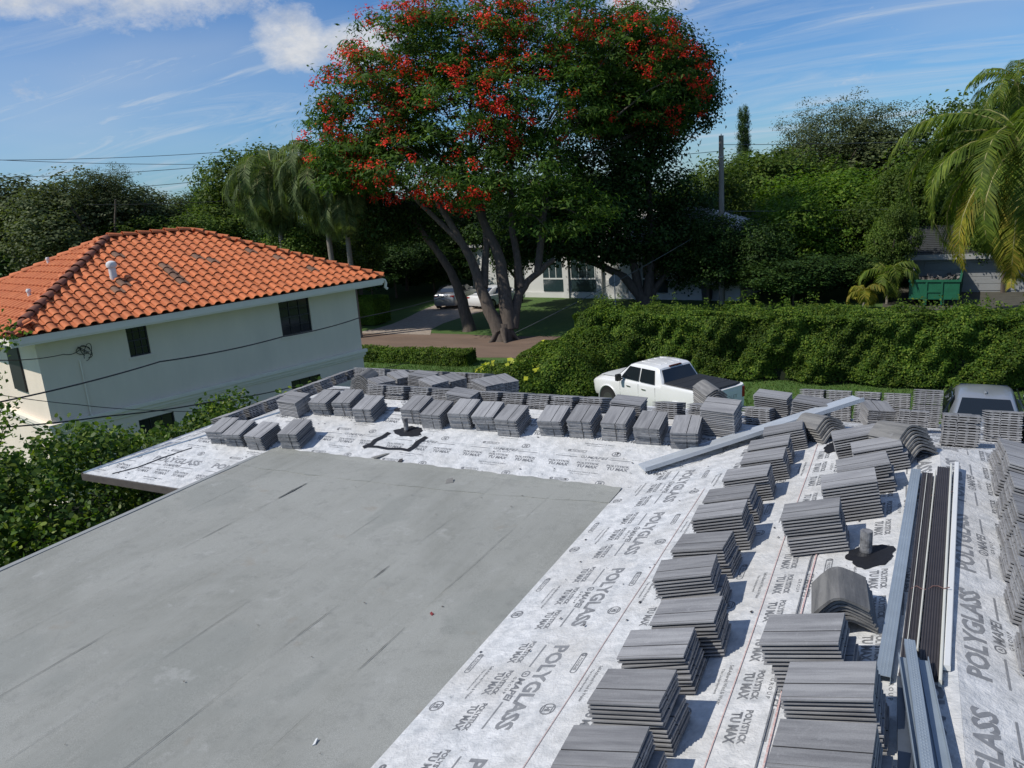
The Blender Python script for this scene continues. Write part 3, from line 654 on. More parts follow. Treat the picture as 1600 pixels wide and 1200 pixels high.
# vent pipes with sealant patches
def blob_patch(slope, cx, cy, rx, ry, h, name, label, seed, n=40):
    rr = random.Random(seed); u0, s0 = slope.uv((cx, cy)); b = MB(); vs = [slope.p(u0, s0, h)]
    ph = [rr.uniform(0, 6) for _ in range(6)]
    for k in range(n):
        a = 2 * PI * k / n; q = 1 + .07 * math.sin(3 * a + ph[0]) + .06 * math.sin(5 * a + ph[1]) + .05 * math.sin(9 * a + ph[2]) + .03 * math.sin(16 * a + ph[3])
        vs.append(slope.p(u0 + rx * q * math.cos(a), s0 + ry * q * math.sin(a), h - .001))
    b.add(vs, [(0, 1 + k, 1 + (k + 1) % n) for k in range(n)]); return b
lead_m = mat('weathered_lead', (.34, .34, .34), .7, metal=.2, col2=(.06, .06, .065), vscale=14, bump=.6, bscale=40)
def pipe(label, slope, x, y, r, h, px_, py_, rx, ry, seed):
    t = thing('vent_pipe', label, 'vent pipe'); z = roofz(x, y)
    b = MB(); n = 18
    for i in range(n): pass
    b.tube([(x, y, z - .02), (x, y, z + h), (x, y, z + h + .0015), (x, y, z + h - .05)], [r, r, r * .8, r * .78], n, caps=True); b.build('pipe', lead_m, t)
    b = MB(); b.tube([(x, y, z - .01), (x, y, z + .015), (x, y, z + .03)], [r * 1.7, r * 1.35, r * 1.02], n); b.build('boot', black_m, t)
    o = blob_patch(slope, px_, py_, rx, ry, .0135, 'sealant_patch', '', seed).build('sealant_patch', black_m, t)
pipe('grey lead vent pipe in a round black patch on the right slope', SR, -.185, 5.66, .042, .19, -.15, 5.62, .19, .16, 3)
pipe('small grey vent pipe in a black patch on the far slope', SF, -6.286, 8.57, .034, .20, -6.24, 8.56, .23, .135, 5)
o = blob_patch(SF, -6.78, 9.1, .08, .05, .0135, '', '', 8).build('sealant_spot', black_m); tag(o, 'small black sealant spot between two tile stacks up the far slope', 'sealant')
t = thing('sealant_bracket', 'black sealant painted as an angular bracket below the small vent pipe', 'sealant')
for pts, w in (([(-6.53, 8.49), (-6.56, 8.38), (-6.63, 8.27), (-6.62, 8.18), (-6.70, 8.08)], .085), ([(-6.68, 8.11), (-6.5, 8.13), (-6.3, 8.11), (-6.1, 8.14), (-5.94, 8.12)], .05), ([(-5.97, 8.11), (-5.93, 8.22), (-5.94, 8.33), (-5.88, 8.47)], .085)):
    slope_strip(SF, 'sealant_stroke', black_m, [SF.uv(p) for p in pts], w, .0135 + w * .01, t)
for (sl, cx_, cy_, rx, ry, lab, sd) in ((SR, -.63, 8.30, .16, .09, 'black sealant smear between the tile rows near the hip', 12), (SB1, -.36, 10.0, .13, .12, 'black patch beside the raised end of the valley metal', 13)):
    b = blob_patch(sl, cx_, cy_, rx, ry, .0135, '', '', sd); tag(b.build('sealant_patch', black_m), lab, 'sealant')
# scraps on the roof
def scrap(x, y, w, l, rz, label, m, z=None, h=.012):
    z0 = (roofz(x, y) if z is None else z) + .018; R = Matrix.Translation((x, y, z0)) @ Matrix.Rotation(rz, 4, 'Z')
    b = MB(); b.add([R @ Vector(v) for v in ((-w, -l, .0), (w, -l * .6, .004), (w * .8, l, h), (-w * .7, l * .8, h * .6), (-w, -l, -.006), (w, -l * .6, -.006), (w * .8, l, -.006), (-w * .7, l * .8, -.006))], [(0, 1, 2, 3), (0, 4, 5, 1), (1, 5, 6, 2), (2, 6, 7, 3), (3, 7, 4, 0)])
    return tag(b.build('scrap', m), label, 'scrap')
scr_m = mat('scrap_felt', (.22, .215, .2), .85, var=.3); scr2 = mat('dark_scrap', (.05, .045, .045), .8)
scrap(-4.89, 7.43, .05, .06, .5, 'small bent grey scrap on the far part of the flat roof', scr_m, h=.03)
scrap(-6.29, 7.92, .04, .12, -.6, 'curled grey strip of felt at the edge of the underlayment', scr_m, h=.02)
scrap(-3.43, 4.75, .012, .02, 1.1, 'tiny dark red scrap on the grey roof near the underlayment edge', mat('red_scrap', (.2, .03, .03), .7))
scrap(-3.3, 3.14, .008, .03, .3, 'tiny white scrap near the bottom of the grey roof', white_m)
scrap(-5.92, 7.86, .03, .03, .2, 'dark lump of tar at the upper edge of the grey roof', scr2, h=.03)
# little bits of dirt and marks on the felt
b = MB()
for k in range(420):
    s_ = random.choice([SF, SR, SR, SF2]); us = [p[0] for p in s_.poly]; ss = [p[1] for p in s_.poly]; u, s2 = random.uniform(min(us), max(us)), random.uniform(min(ss), max(ss))
    if not inside(s_.poly, np.array([[u, s2]]))[0]: continue
    r = random.choice([.003, .004, .006, .011]); n = 5; a0 = random.random() * 6
    b.add([s_.p(u + r * math.cos(a0 + 2 * PI * j / n) * random.uniform(.5, 2), s2 + r * math.sin(a0 + 2 * PI * j / n), .0165) for j in range(n)], [tuple(range(n))])
tag(b.build('felt_specks', scr2), 'dark specks and crumbs scattered over the white underlayment', 'dirt', kind='stuff')

# ================================================================== NEIGHBOUR HOUSE
c1 = Vector((-19.17, 11.21, 0)); c2 = Vector((-16.7, 20.73, 0)); dW = (c2 - c1).normalized(); nW = Vector((dW.y, -dW.x, 0)); LW = (c2 - c1).length
RW = Matrix((dW, -nW, Vector((0, 0, 1)))).transposed().to_4x4(); RW.translation = c1      # local x along the wall, y into the house
ze = 5.32; OV = .7; HW = 4.3; PT = .46; DEP = 7.2
nb = thing('neighbour_house', 'beige stucco two-storey house with orange barrel tile hip roof on the left', 'house')
stucco_m = mat('beige_stucco', (.82, .71, .58), .9, col2=(.73, .635, .52), vscale=.9, bump=.5, bscale=45, stretch=(1.4, 1.4, .45))
trim_m = mat('pale_trim', (.84, .76, .64), .75, var=.06)
glass_m = mat('dark_glass', (.012, .016, .022), .08, var=.2, spec=.6)
frame_m = mat('black_frame', (.02, .02, .022), .5)
wins = [(2.2, 2.76, 4.2, 5.06, 2, 3), (6.86, 7.97, 3.9, 5.03, 2, 3), (6.92, 8.04, 1.3, 2.44, 2, 2), (2.08, 3.07, 1.1, 2.45, 2, 2)]
# wall with true openings (grid of boxes around the windows)
b = MB(); xsn = sorted({0, LW} | {w[0] for w in wins} | {w[1] for w in wins}); zsn = sorted({0, ze - .26} | {w[2] for w in wins} | {w[3] for w in wins})
for i in range(len(xsn) - 1):
    z_start = None
    for j in range(len(zsn) - 1):
        xm, zm = (xsn[i] + xsn[i + 1]) / 2, (zsn[j] + zsn[j + 1]) / 2
        if any(w[0] < xm < w[1] and w[2] < zm < w[3] for w in wins):
            continue
        x0, x1, z0, z1 = xsn[i], xsn[i + 1], zsn[j], zsn[j + 1]
        b.add([RW @ Vector(v) for v in ((x0, 0, z0), (x1, 0, z0), (x1, 0, z1), (x0, 0, z1))], [(0, 1, 2, 3)])
for w in wins:
    x0, x1, z0, z1 = w[:4]
    b.add([RW @ Vector(v) for v in ((x0, 0, z0), (x1, 0, z0), (x1, 0, z1), (x0, 0, z1), (x0, .1, z0), (x1, .1, z0), (x1, .1, z1), (x0, .1, z1))], [(0, 1, 5, 4), (1, 2, 6, 5), (2, 3, 7, 6), (3, 0, 4, 7)])
zt = ze - .26
b.add([RW @ Vector(v) for v in ((0, 0, 0), (0, DEP, 0), (LW, DEP, 0), (LW, 0, 0), (0, 0, zt), (0, DEP, zt), (LW, DEP, zt), (LW, 0, zt))], [(0, 1, 5, 4), (1, 2, 6, 5), (2, 3, 7, 6), (4, 5, 6, 7)])
me = b.mesh('wall'); me.materials.append(stucco_m); wo_ = bpy.data.objects.new('wall', me); link(wo_, nb)
for w in wins:
    x0, x1, z0, z1, nx, nz = w; wn = MB(); f = .035
    for xx in [x0 + f / 2, x1 - f / 2]: wn.box(xx - f / 2, xx + f / 2, .04, .09, z0, z1, RW)
    for zz in [z0 + f / 2, z1 - f / 2, (z0 + z1) / 2]: wn.box(x0 + f, x1 - f, .042, .088, zz - f / 2, zz + f / 2, RW)
    for k in range(1, nx + 1):
        xx = x0 + (x1 - x0) * k / (nx + 1); wn.box(xx - .01, xx + .01, .05, .07, z0 + f, z1 - f, RW)
    for k in range(1, nz + 1):
        zz = z0 + (z1 - z0) * k / (nz + 1) + .01; wn.box(x0 + f, x1 - f, .052, .068, zz - .009, zz + .009, RW)
    wo2 = wn.build('window', frame_m, nb); gm = MB(); gm.box(x0 + .01, x1 - .01, .074, .08, z0 + .01, z1 - .01, RW); gm.build('pane', glass_m, wo2)
    if z0 > 3: sm = MB(); sm.box(x0 - .05, x1 + .08, -.03, .0, z0 - .07, z0 - .005, RW); sm.build('sill', stucco_m, wo2)
# window on the sunlit end wall
RE = RW @ Matrix.Rotation(-PI / 2, 4, 'Z')
wn = MB(); wn.box(-.05, .0, 1.35, 2.3, 3.6, 4.95, RW); wn.build('window', frame_m, nb)
# band course: stacked mouldings round the house
for (dz, hh, pr) in ((2.92, .11, .13), (2.808, .10, .08), (2.706, .07, .035)):
    b = MB(); b.box(-pr, LW + pr, -pr, 0, dz - hh, dz, RW); b.box(-pr, 0, 0, DEP, dz - hh, dz, RW); b.build('band_course', trim_m, nb, bevel=.012)
# eave: soffit, fascia, moulding
b = MB(); b.box(-OV + .06, LW + OV - .06, -OV + .06, DEP + OV - .06, ze - .25, ze - .21, RW); b.build('soffit', trim_m, nb)
b = MB(); b.box(-OV, LW + OV, -OV, -OV + .05, ze - .20, ze - .03, RW); b.box(-OV, -OV + .05, -OV + .051, DEP + OV, ze - .20, ze - .03, RW); b.box(LW + OV - .05, LW + OV, -OV + .051, DEP + OV, ze - .20, ze - .03, RW); b.build('fascia', trim_m, nb)
b = MB(); b.box(-OV + .03, LW + OV - .03, -OV + .03, -OV + .09, ze - .25, ze - .202, RW); b.build('fascia_moulding', trim_m, nb)
b = MB(); b.tube([RW @ Vector(p) for p in ((LW + OV + .03, -OV + .1, ze - .10), (LW + OV + .12, -OV + .1, ze - .12), (LW + OV + .16, -OV + .1, ze - .22), (LW + OV + .12, -OV + .1, ze - .36), (LW + OV + .2, -OV + .1, ze - .42))], .05, 8); b.build('downspout_elbow', trim_m, nb, smooth=40)
b = MB(); b.tube([RW @ Vector((.93, -.03, z)) for z in (4.4, 3.8, 2.95)], .02, 6); b.tube([RW @ Vector((.93, -.09, z)) for z in (2.95, 1.5, .3)], .02, 6); b.build('conduit', trim_m, nb)
# roof deck under the tiles
LE = LW + 2 * OV; HI = HW + OV * 0
def rp(x, y, z): return RW @ Vector((x - OV, y - OV, z))
HY = (DEP + 2 * OV) / 2
rz_ = ze + HW * PT
b = MB(); b.add([rp(0, 0, ze - .03), rp(LE, 0, ze - .03), rp(LE, 2 * HW, ze - .03), rp(0, 2 * HW, ze - .03), rp(HW, HW, rz_ - .03), rp(LE - HW, HW, rz_ - .03)], [(0, 1, 5, 4), (1, 2, 5), (2, 3, 4, 5), (3, 0, 4), (0, 3, 2, 1)])
roof = b.build('roof', mat('roof_deck', (.10, .04, .025), .9), nb)
def orange_mat(name, a, b2, per):
    return mat(name, a, .75, col2=b2, vscale=5, bump=.3, bscale=30, per_obj=per)
ot_m = mat('orange_clay', (.60, .185, .062), .78, col2=(.48, .125, .042), vscale=4, bump=.3, bscale=30, per_obj=.13)
ow_m = mat('weathered_clay', (.24, .115, .065), .85, col2=(.13, .085, .06), vscale=14, bump=.4, bscale=30, per_obj=.2)
odark_m = mat('old_ridge_clay', (.30, .10, .055), .85, col2=(.17, .07, .045), vscale=3, bump=.4, bscale=20, per_obj=.2)
TWD, TEX = .302, .340
def s_tile():
    """barrel tile: raised arc and shallow pan, thick rounded nose"""
    b = MB(); n = 7; outer = []; 
    for i in range(n + 1):
        a = PI - PI * i / n; outer.append((.0 + .095 * math.cos(a) - .045, .008 + .070 * math.sin(a)))
    outer += [(.085, .000), (.125, -.004), (.156, .006)]
    inner = [(x, z - .016) for x, z in outer][::-1]
    L2 = TEX + .05; vs = []; pr = outer + inner; m = len(pr)
    for y, dz, sc in ((0, .022, 1.0), (L2, -.010, .94)):
        vs += [(x * sc, y, z * sc + dz) for x, z in pr]
    fs = [(i, (i + 1) % m, m + (i + 1) % m, m + i) for i in range(m)]; fs += [(i, i + 1, m - 2 - i, m - 1 - i) for i in range(len(outer) - 1)]
    b.add(vs, fs); me = b.mesh('roof_tile')
    bm = bmesh.new(); bm.from_mesh(me); bmesh.ops.recalc_face_normals(bm, faces=bm.faces); bm.to_mesh(me); bm.free()
    me.polygons.foreach_set('use_smooth', [True] * len(me.polygons)); me.set_sharp_from_angle(angle=math.radians(50)); return me
ST = s_tile(); ST.materials.append(ot_m); STW = ST.copy(); STW.materials.clear(); STW.materials.append(ow_m)
pitch_a = math.atan(PT); cp = math.cos(pitch_a)
def plane_frame(o, u, v):
    """o world origin, u along eave, v uphill in plan"""
    u = Vector(u).normalized(); v = Vector(v).normalized(); s = Vector((v.x * cp, v.y * cp, math.sin(pitch_a))); R = Matrix((u, s, u.cross(s))).transposed().to_4x4(); R.translation = o; return R
planes = [(plane_frame(rp(0, 0, ze), dW, -nW), LE, 'front'), (plane_frame(rp(0, 2 * HW, ze), nW, dW), 2 * HW, 'left'), (plane_frame(rp(LE, 0, ze), -nW, -dW), 2 * HW, 'right'), (plane_frame(rp(LE, 2 * HW, ze), -dW, nW), LE, 'back')]
weather = [(4.35, 3.89), (4.14, 3.6), (4.06, 3.21), (4.85, 2.13), (4.9, 1.88), (4.98, 1.55), (5.0, 1.16), (6.2, 2.54), (6.42, 2.15), (6.79, 3.19), (7.96, 2.48), (8.71, 1.86), (9.09, 1.05), (3.38, 1.54), (6.3, 2.3)]
cnt = 0; sv = []; STV = np.array([v.co[:] for v in ST.vertices]); STF = [tuple(p.vertices) for p in ST.polygons]
stuffV = []; stuffF = []; nvs = 0; RR = random.Random(5)
for (R, LL, nm) in planes:
    rows = int(HW / cp / TEX) + 1
    for r in range(rows):
        s = r * TEX
        for c in range(int(LL / TWD) + 1):
            u = (c + .5) * TWD - .02; xin = s * cp
            if not (xin + .02 < u + .02 < LL - xin + .02): continue
            if s * cp > HW - .1: continue
            Mt = R @ Matrix.Translation((u + RR.uniform(-.006, .006), s - .04 + RR.uniform(-.008, .008), .012 + RR.uniform(-.003, .003))) @ Matrix.Rotation(RR.uniform(-.012, .012), 4, 'Z')
            if nm == 'front' and cnt < 290:
                wd = min(math.hypot(u - a, (s * cp) - q) for a, q in weather) < .17 or RR.random() < .012
                o = bpy.data.objects.new('roof_tile', STW if wd else ST); link(o, roof); o.matrix_world = Mt; cnt += 1
            else:
                A = np.array(Mt); V = STV @ A[:3, :3].T + A[:3, 3]; stuffV.append(V); stuffF += [tuple(i + nvs for i in f) for f in STF]; nvs += len(V)
me = bpy.data.meshes.new('roof_tiles'); me.from_pydata(np.concatenate(stuffV).tolist(), [], stuffF); me.update(); me.materials.append(ot_m)
me.polygons.foreach_set('use_smooth', [True] * len(me.polygons)); me.set_sharp_from_angle(angle=math.radians(50))
o = bpy.data.objects.new('roof_tiles', me); link(o, roof); o['kind'] = 'stuff'
# ridge and hip caps
def ridge_caps(p0, p1, m):
    p0, p1 = Vector(p0), Vector(p1); R, ln = frame(p0, p1, (0, 0, 1)); n = max(1, int(ln / .38)); proto = None
    for i in range(n):
        if proto is None:
            b = MB(); k = 7; vs = []
            for y, r_, dz in ((0, .135, .03), (.42, .105, .0)):
                for rr in (r_, r_ - .018): vs += [(rr * math.cos(PI * j / k), y, rr * .8 * math.sin(PI * j / k) + dz) for j in range(k + 1)]
            K = k + 1; fs = []
            for j in range(k): fs += [(j, j + 1, 2 * K + j + 1, 2 * K + j), (K + j, 3 * K + j, 3 * K + j + 1, K + j + 1), (j, K + j, K + j + 1, j + 1)]
            b.add(vs, fs); proto = b.mesh('ridge_cap'); proto.materials.append(m); proto.polygons.foreach_set('use_smooth', [True] * len(proto.polygons)); proto.set_sharp_from_angle(angle=math.radians(50))
        o = bpy.data.objects.new('ridge_cap', proto); link(o, roof); o.matrix_world = R @ Matrix.Translation((0, ln * i / n, .01 + RR.uniform(-.004, .004)))
A_, B_, C_, D_ = rp(0, 0, ze + .02), rp(LE, 0, ze + .02), rp(LE, 2 * HW, ze + .02), rp(0, 2 * HW, ze + .02); P_, Q_ = rp(HW, HW, rz_ + .03), rp(LE - HW, HW, rz_ + .03)
ridge_caps(A_, P_, odark_m); ridge_caps(B_, Q_, ot_m); ridge_caps(P_, Q_, ot_m); ridge_caps(D_, P_, ot_m); ridge_caps(C_, Q_, ot_m)
# roof vents
def gooseneck(R, u, v, label, sc=1):
    p = R @ Vector((u, v / cp, .05)); t = thing('roof_vent', label, 'roof vent'); w = mat('vent_white', (.72, .72, .70), .6, var=.1)
    b = MB(); b.tube([p + Vector((0, 0, -.1)), p + Vector((0, 0, .30 * sc))], .10 * sc, 12); b.build('stack_pipe', w, t, smooth=40)
    b = MB(); q = p + Vector((0, 0, .30 * sc)); b.tube([q + Vector((0, 0, -.02)), q + Vector((0, 0, .05 * sc)), q + Vector((0, 0, .12 * sc)), q + Vector((0, 0, .16 * sc))], [.13 * sc, .15 * sc, .12 * sc, .04], 12); b.build('cap', w, t, smooth=40)
gooseneck(planes[0][0], 3.35, 1.99, 'white capped vent pipe on the orange tile roof')
gooseneck(planes[1][0], 6.0, 1.4, 'small vent pipe on the left plane of the orange roof', .45)
gooseneck(planes[1][0], 3.2, 2.9, 'tiny vent near the top of the left orange roof plane', .4)
# cable coil on the wall
b = MB()
for k in range(4):
    cxk, czk = 1.05 + .03 * k, 4.63 - .02 * k; pts = [RW @ Vector((cxk + (.17 - .02 * k) * math.cos(a + k), -.05 - .01 * k, czk + (.10 + .02 * k) * math.sin(a) - .05 * k * math.cos(a))) for a in np.linspace(0, 2 * PI * .9, 18)]
    b.tube(pts, .009, 5)
cable_m = mat('black_cable', (.015, .015, .017), .6)
tag(b.build('cable_coil', cable_m), 'coil of black cable hanging on the beige wall above the conduit', 'cable')

# ================================================================== cables
def cable(name, label, pts, r, sag=0, m=None, n=24, cat='cable', group=None):
    P = []
    for a, c in zip(pts[:-1], pts[1:]):
        a, c = Vector(a), Vector(c)
        for k in range(n):
            t = k / n; q = a.lerp(c, t); q.z -= 4 * sag * t * (1 - t); P.append(q)
    P.append(Vector(pts[-1])); b = MB(); b.tube(P, r, 5); return tag(b.build(name, m or cable_m, smooth=60), label, cat, group)
wp = lambda x, y, z: RW @ Vector((x, y, z))
cable('service_cable', 'thick black cable crossing the beige wall between its windows', [at(-40, 636, 13.0), at(250, 565, 16.0), at(442, 526, 19.2), at(560, 497, 23.0), at(700, 462, 30)], .016, .05)
cable('service_cable', 'thick black cable low across the beige wall above the shrub', [at(-40, 670, 12.6), at(160, 651, 14.2), at(330, 628, 17.0), at(452, 606, 20.5), at(640, 566, 30)], .014, .03)
cable('service_cable', 'thin grey cable running to the left below the cable coil', [at(-30, 612, 12.5), at(120, 632, 14), at(240, 641, 15.5), at(372, 643, 18)], .007, .02)
cable('service_cable', 'thin twisted cable from the coil to the left edge of the photo', [wp(1.0, -.06, 4.68), wp(.5, -.3, 4.66), at(-30, 562, 12.8)], .010, .06)
pw = 'overhead power lines on the left'
for i, (a, c, l) in enumerate([((-60, 250, 62), (395, 234, 66), 'uppermost power line in the sky over the orange roof'), ((-60, 278, 60), (380, 255, 64), 'power line in the middle of the left sky'), ((-60, 247, 60), (420, 255, 70), 'thin level power line just below the uppermost one'), ((60, 298, 60), (380, 275, 66), 'low power line over the left tree line'), ((130, 320, 52), (520, 300, 60), 'lowest grey line before the left trees')]):
    cable('power_line', l, [at(*a), at(*c)], .022, .25, group=pw, cat='power line')
for i, (a, c, l) in enumerate([((1127, 226, 48.7), (1700, 208, 58), 'power line from the pole top across the right trees'), ((1127, 330, 48.7), (1700, 312, 50), 'grey line at mid height right of the pole'), ((1127, 348, 48.7), (1700, 362, 50), 'lower grey line right of the pole'), ((1127, 236, 48.7), (700, 262, 70), 'line from the pole top to the left behind the flowering tree'), ((1127, 345, 48.7), (805, 520, 40), 'guy line slanting down left from the pole across the white house')]):
    cable('power_line', l, [at(*a), at(*c)], .018, .2, m=mat('grey_line', (.10, .11, .11), .6), cat='power line')
# utility pole
base = at(1128, 474, 48.7); top = at(1127, 215, 48.7)
up_ = thing('utility_pole', 'weathered grey wooden utility pole right of the flowering tree', 'utility pole', (base[0], base[1], 0))
pole_m = mat('pole_wood', (.27, .25, .225), .9, var=.4, vscale=3, stretch=(6, 6, .5), bump=.5)
b = MB(); b.tube([(0, 0, -.1), (0, 0, 5), (0, 0, top[2])], [.19, .17, .14], 10); b.build('pole', pole_m, up_, smooth=50)
b = MB(); b.tube([(0, 0, top[2] - .02), (0, 0, top[2] + .1)], [.03, .03], 6); b.box(-.16, .16, -.2, -.12, top[2] - 1.3, top[2] - 1.2); b.build('insulator', mat('insulator', (.3, .3, .3), .4), up_)
p1_ = at(468, 300, 58); t1_ = at(466, 222, 58)
lp = thing('antenna_pole', 'thin pale pole with antenna panels beside the left palms', 'antenna pole', (p1_[0], p1_[1], 0))
b = MB(); b.tube([(0, 0, 0), (0, 0, t1_[2] + .6)], [.06, .02], 6); b.build('mast', mat('pale_mast', (.45, .45, .44), .6), lp)
b = MB(); [b.box(.35, .55, -.05, .05, t1_[2] - 2.6 + k * .8, t1_[2] - 2.1 + k * .8) for k in range(3)]; b.box(.05, .4, -.02, .02, t1_[2] - 1.6, t1_[2] - 1.55); b.build('antenna_panel', white_m, lp)

# ================================================================== VEGETATION
def leaf_quads(C, Nn, Ls, Ws, rng, fold=.25):
    """rhombus leaves at centres C with normals Nn"""
    n = len(C); Nn = Nn / (np.linalg.norm(Nn, axis=1, keepdims=True) + 1e-9)
    r = rng.normal(size=(n, 3)); t = r - (r * Nn).sum(1, keepdims=True) * Nn; t /= np.linalg.norm(t, axis=1, keepdims=True) + 1e-9
    b = np.cross(Nn, t); Ls = np.broadcast_to(Ls, (n,))[:, None]; Ws = np.broadcast_to(Ws, (n,))[:, None]
    V = np.stack([C - t * Ls / 2, C + b * Ws / 2 + Nn * Ws * fold, C + t * Ls / 2, C - b * Ws / 2 + Nn * Ws * fold], 1).reshape(-1, 3)
    return V
def leaves_obj(name, C, Nn, Ls, Ws, m, parent, rng, fold=.25):
    V = leaf_quads(C, Nn, Ls, Ws, rng, fold); return np_mesh(name, V, np.arange(len(V)).reshape(-1, 4), m, parent)
def sample_blobs(blobs, n, rng, shell=.5):
    """points inside a union of ellipsoids, biased to the outer shell; returns points and outward directions"""
    w = np.array([b[3] * b[4] * b[5] for b in blobs]) ** .66; w /= w.sum(); idx = rng.choice(len(blobs), n, p=w); B = np.array(blobs, float)[idx]
    d = rng.normal(size=(n, 3)); d /= np.linalg.norm(d, axis=1, keepdims=True); r = rng.uniform(0, 1, n) ** (1 / (1 + 4 * shell))
    P = B[:, :3] + d * r[:, None] * B[:, 3:6]; return P, d
def clumps(centers, dirs, per, rad, rng, flat=.55):
    n = len(centers); off = rng.normal(size=(n, per, 3)) * rad * np.array([1, 1, flat]); P = centers[:, None] + off
    out = off / (np.linalg.norm(off, axis=2, keepdims=True) + 1e-6)
    Nn = out * .5 + dirs[:, None] * .35 + np.array([0, 0, .55]) + rng.normal(size=(n, per, 3)) * .35
    return P.reshape(-1, 3), Nn.reshape(-1, 3)
bark_m = mat('bark', (.125, .10, .08), .95, var=.5, vscale=3, bump=1, bscale=12, stretch=(3, 3, .7))
bark2_m = mat('pale_bark', (.27, .235, .20), .95, var=.4, vscale=3, bump=.8, bscale=12, stretch=(3, 3, .7))
def limb(b, pts, r0, r1, seg=8, wob=.12):
    pts = [Vector(p) for p in pts]; P = []
    for a, c in zip(pts[:-1], pts[1:]):
        for k in range(4): P.append(a.lerp(c, k / 4))
    P.append(pts[-1]); n = len(P)
    for i in range(1, n - 1): P[i] = (P[i - 1] + P[i] * 2 + P[i + 1]) / 4 + Vector((random.uniform(-wob, wob), random.uniform(-wob, wob), 0)) * .5
    b.tube(P, [r0 + (r1 - r0) * (i / (n - 1)) ** .8 for i in range(n)], seg)
def crown_branches(b, start, targets, r0, seg=5):
    for t in targets:
        s = Vector(start); t = Vector(t); mid = s.lerp(t, .5) + Vector((random.uniform(-.4, .4), random.uniform(-.4, .4), random.uniform(.1, .6)))
        limb(b, [s, mid, t], r0, .02, seg, .1)

LM = dict(
    poin=leaf_mat('poinciana_leaf', (.030, .070, .012), (.065, .135, .018), (.13, .20, .028), .42),
    dark=leaf_mat('dark_ficus_leaf', (.016, .040, .010), (.034, .075, .015), (.065, .11, .022), .28),
    mid=leaf_mat('broad_leaf', (.045, .085, .016), (.085, .14, .024), (.14, .19, .035), .38),
    grey=leaf_mat('grey_green_leaf', (.055, .078, .032), (.095, .12, .05), (.14, .165, .07), .3),
    lime=leaf_mat('bright_leaf', (.060, .13, .016), (.11, .20, .024), (.19, .27, .035), .42),
    hedge=leaf_mat('hedge_leaf', (.036, .080, .010), (.080, .145, .018), (.18, .24, .03), .36),
    clusia=leaf_mat('clusia_leaf', (.034, .082, .010), (.078, .15, .017), (.20, .26, .03), .36, rough=.5, spec=.3),
    red=leaf_mat('red_blossom', (.55, .018, .014), (.68, .032, .020), (.70, .09, .03), .3),
    yel=leaf_mat('yellow_blossom', (.40, .46, .03), (.55, .56, .05), (.45, .50, .1), .35),
    palm=leaf_mat('palm_leaflet', (.065, .11, .018), (.12, .18, .026), (.22, .26, .04), .42),
    palmy=leaf_mat('yellow_palm_leaflet', (.15, .18, .02), (.26, .25, .032), (.34, .26, .045), .42),
    qpalm=leaf_mat('feather_palm_leaflet', (.075, .11, .04), (.12, .165, .06), (.17, .22, .08), .36))
def pxblob(px, py, dep, rx, ry, rd):
    p = at(px, py, dep); s = dep / F_PX; return (p[0], p[1], p[2], rx * s, rd, ry * s)

# --- the big flowering tree
rng = np.random.default_rng(11)
tp = at(785, 530, 37.6); tree = thing('flowering_tree', 'huge spreading flame tree covered in red blossom beside the dirt road', 'tree', (0, 0, 0))
blobs = [pxblob(a[0], a[1], a[2] * 1.113, *a[3:]) for a in [(585, 175, 38, 95, 85, 3.6), (545, 215, 38, 62, 60, 3), (640, 95, 39, 95, 80, 4), (730, 60, 40, 110, 70, 4.5), (850, 55, 41, 120, 70, 4.5), (960, 90, 41, 100, 70, 4), (1035, 140, 42, 70, 70, 3.5),
    (640, 250, 36.5, 85, 60, 3.2), (720, 190, 38, 105, 95, 4.5), (840, 170, 39, 110, 80, 4.5), (720, 290, 36, 62, 32, 2.5), (800, 275, 37, 85, 50, 3.5), (560, 260, 37, 60, 45, 3), (960, 165, 41, 80, 50, 3.5), (880, 330, 37, 75, 45, 3), (1000, 40, 42, 70, 45, 3)]]
cc, dd = sample_blobs(blobs, 1750, rng, .8)
P, Nn = clumps(cc, dd, 56, .42, rng, .38)
lv = rng.uniform(.22, .42, len(P)); leaves_obj('crown', P, Nn, lv, lv * .30, LM['poin'], tree, rng, .15)
# blossoms sit on the outer, upper side
w_ = [b for b in blobs[:11]]; fc, fd = sample_blobs(w_, 3800, rng, 3.0)
front = (fd[:, 1] < .25) | (fd[:, 2] > .2); fc = fc[front]; fd = fd[front]; sc_ = rng.uniform(size=len(fc)); hf = (np.sin(fc[:, 0] * .9) + np.sin(fc[:, 2] * 1.3 + fc[:, 0] * .4)) * .5
keep = (sc_ + hf * .35) > .60; fc = fc[keep][:720] + fd[keep][:720] * .30
P, Nn = clumps(fc, fd[keep][:720], 32, .17, rng, .8); leaves_obj('blossom', P, Nn, .13, .10, LM['red'], tree, rng, .3)
b = MB()
q = lambda x, y, d: Vector(at(x, y, d * 1.115))
limb(b, [q(786, 543, 37.6), q(787, 530, 37.6), q(788, 508, 37.6)], .60, .48, 12, .03)
limb(b, [q(780, 518, 37.5), q(752, 452, 37.5), q(732, 392, 37.4), q(678, 308, 37)], .42, .14, 10)
limb(b, [q(795, 515, 37.6), q(783, 410, 37.8), q(746, 318, 38), q(700, 200, 38.5)], .46, .10, 10)
limb(b, [q(800, 512, 37.6), q(806, 470, 37.8), q(822, 441, 38), q(866, 405, 38)], .36, .14, 9)
limb(b, [q(815, 450, 37.9), q(800, 360, 38.2), q(798, 250, 39), q(812, 120, 40)], .26, .07, 8)
limb(b, [q(756, 450, 37.5), q(760, 360, 38), q(735, 250, 38.5), q(735, 130, 39.5)], .25, .06, 8)
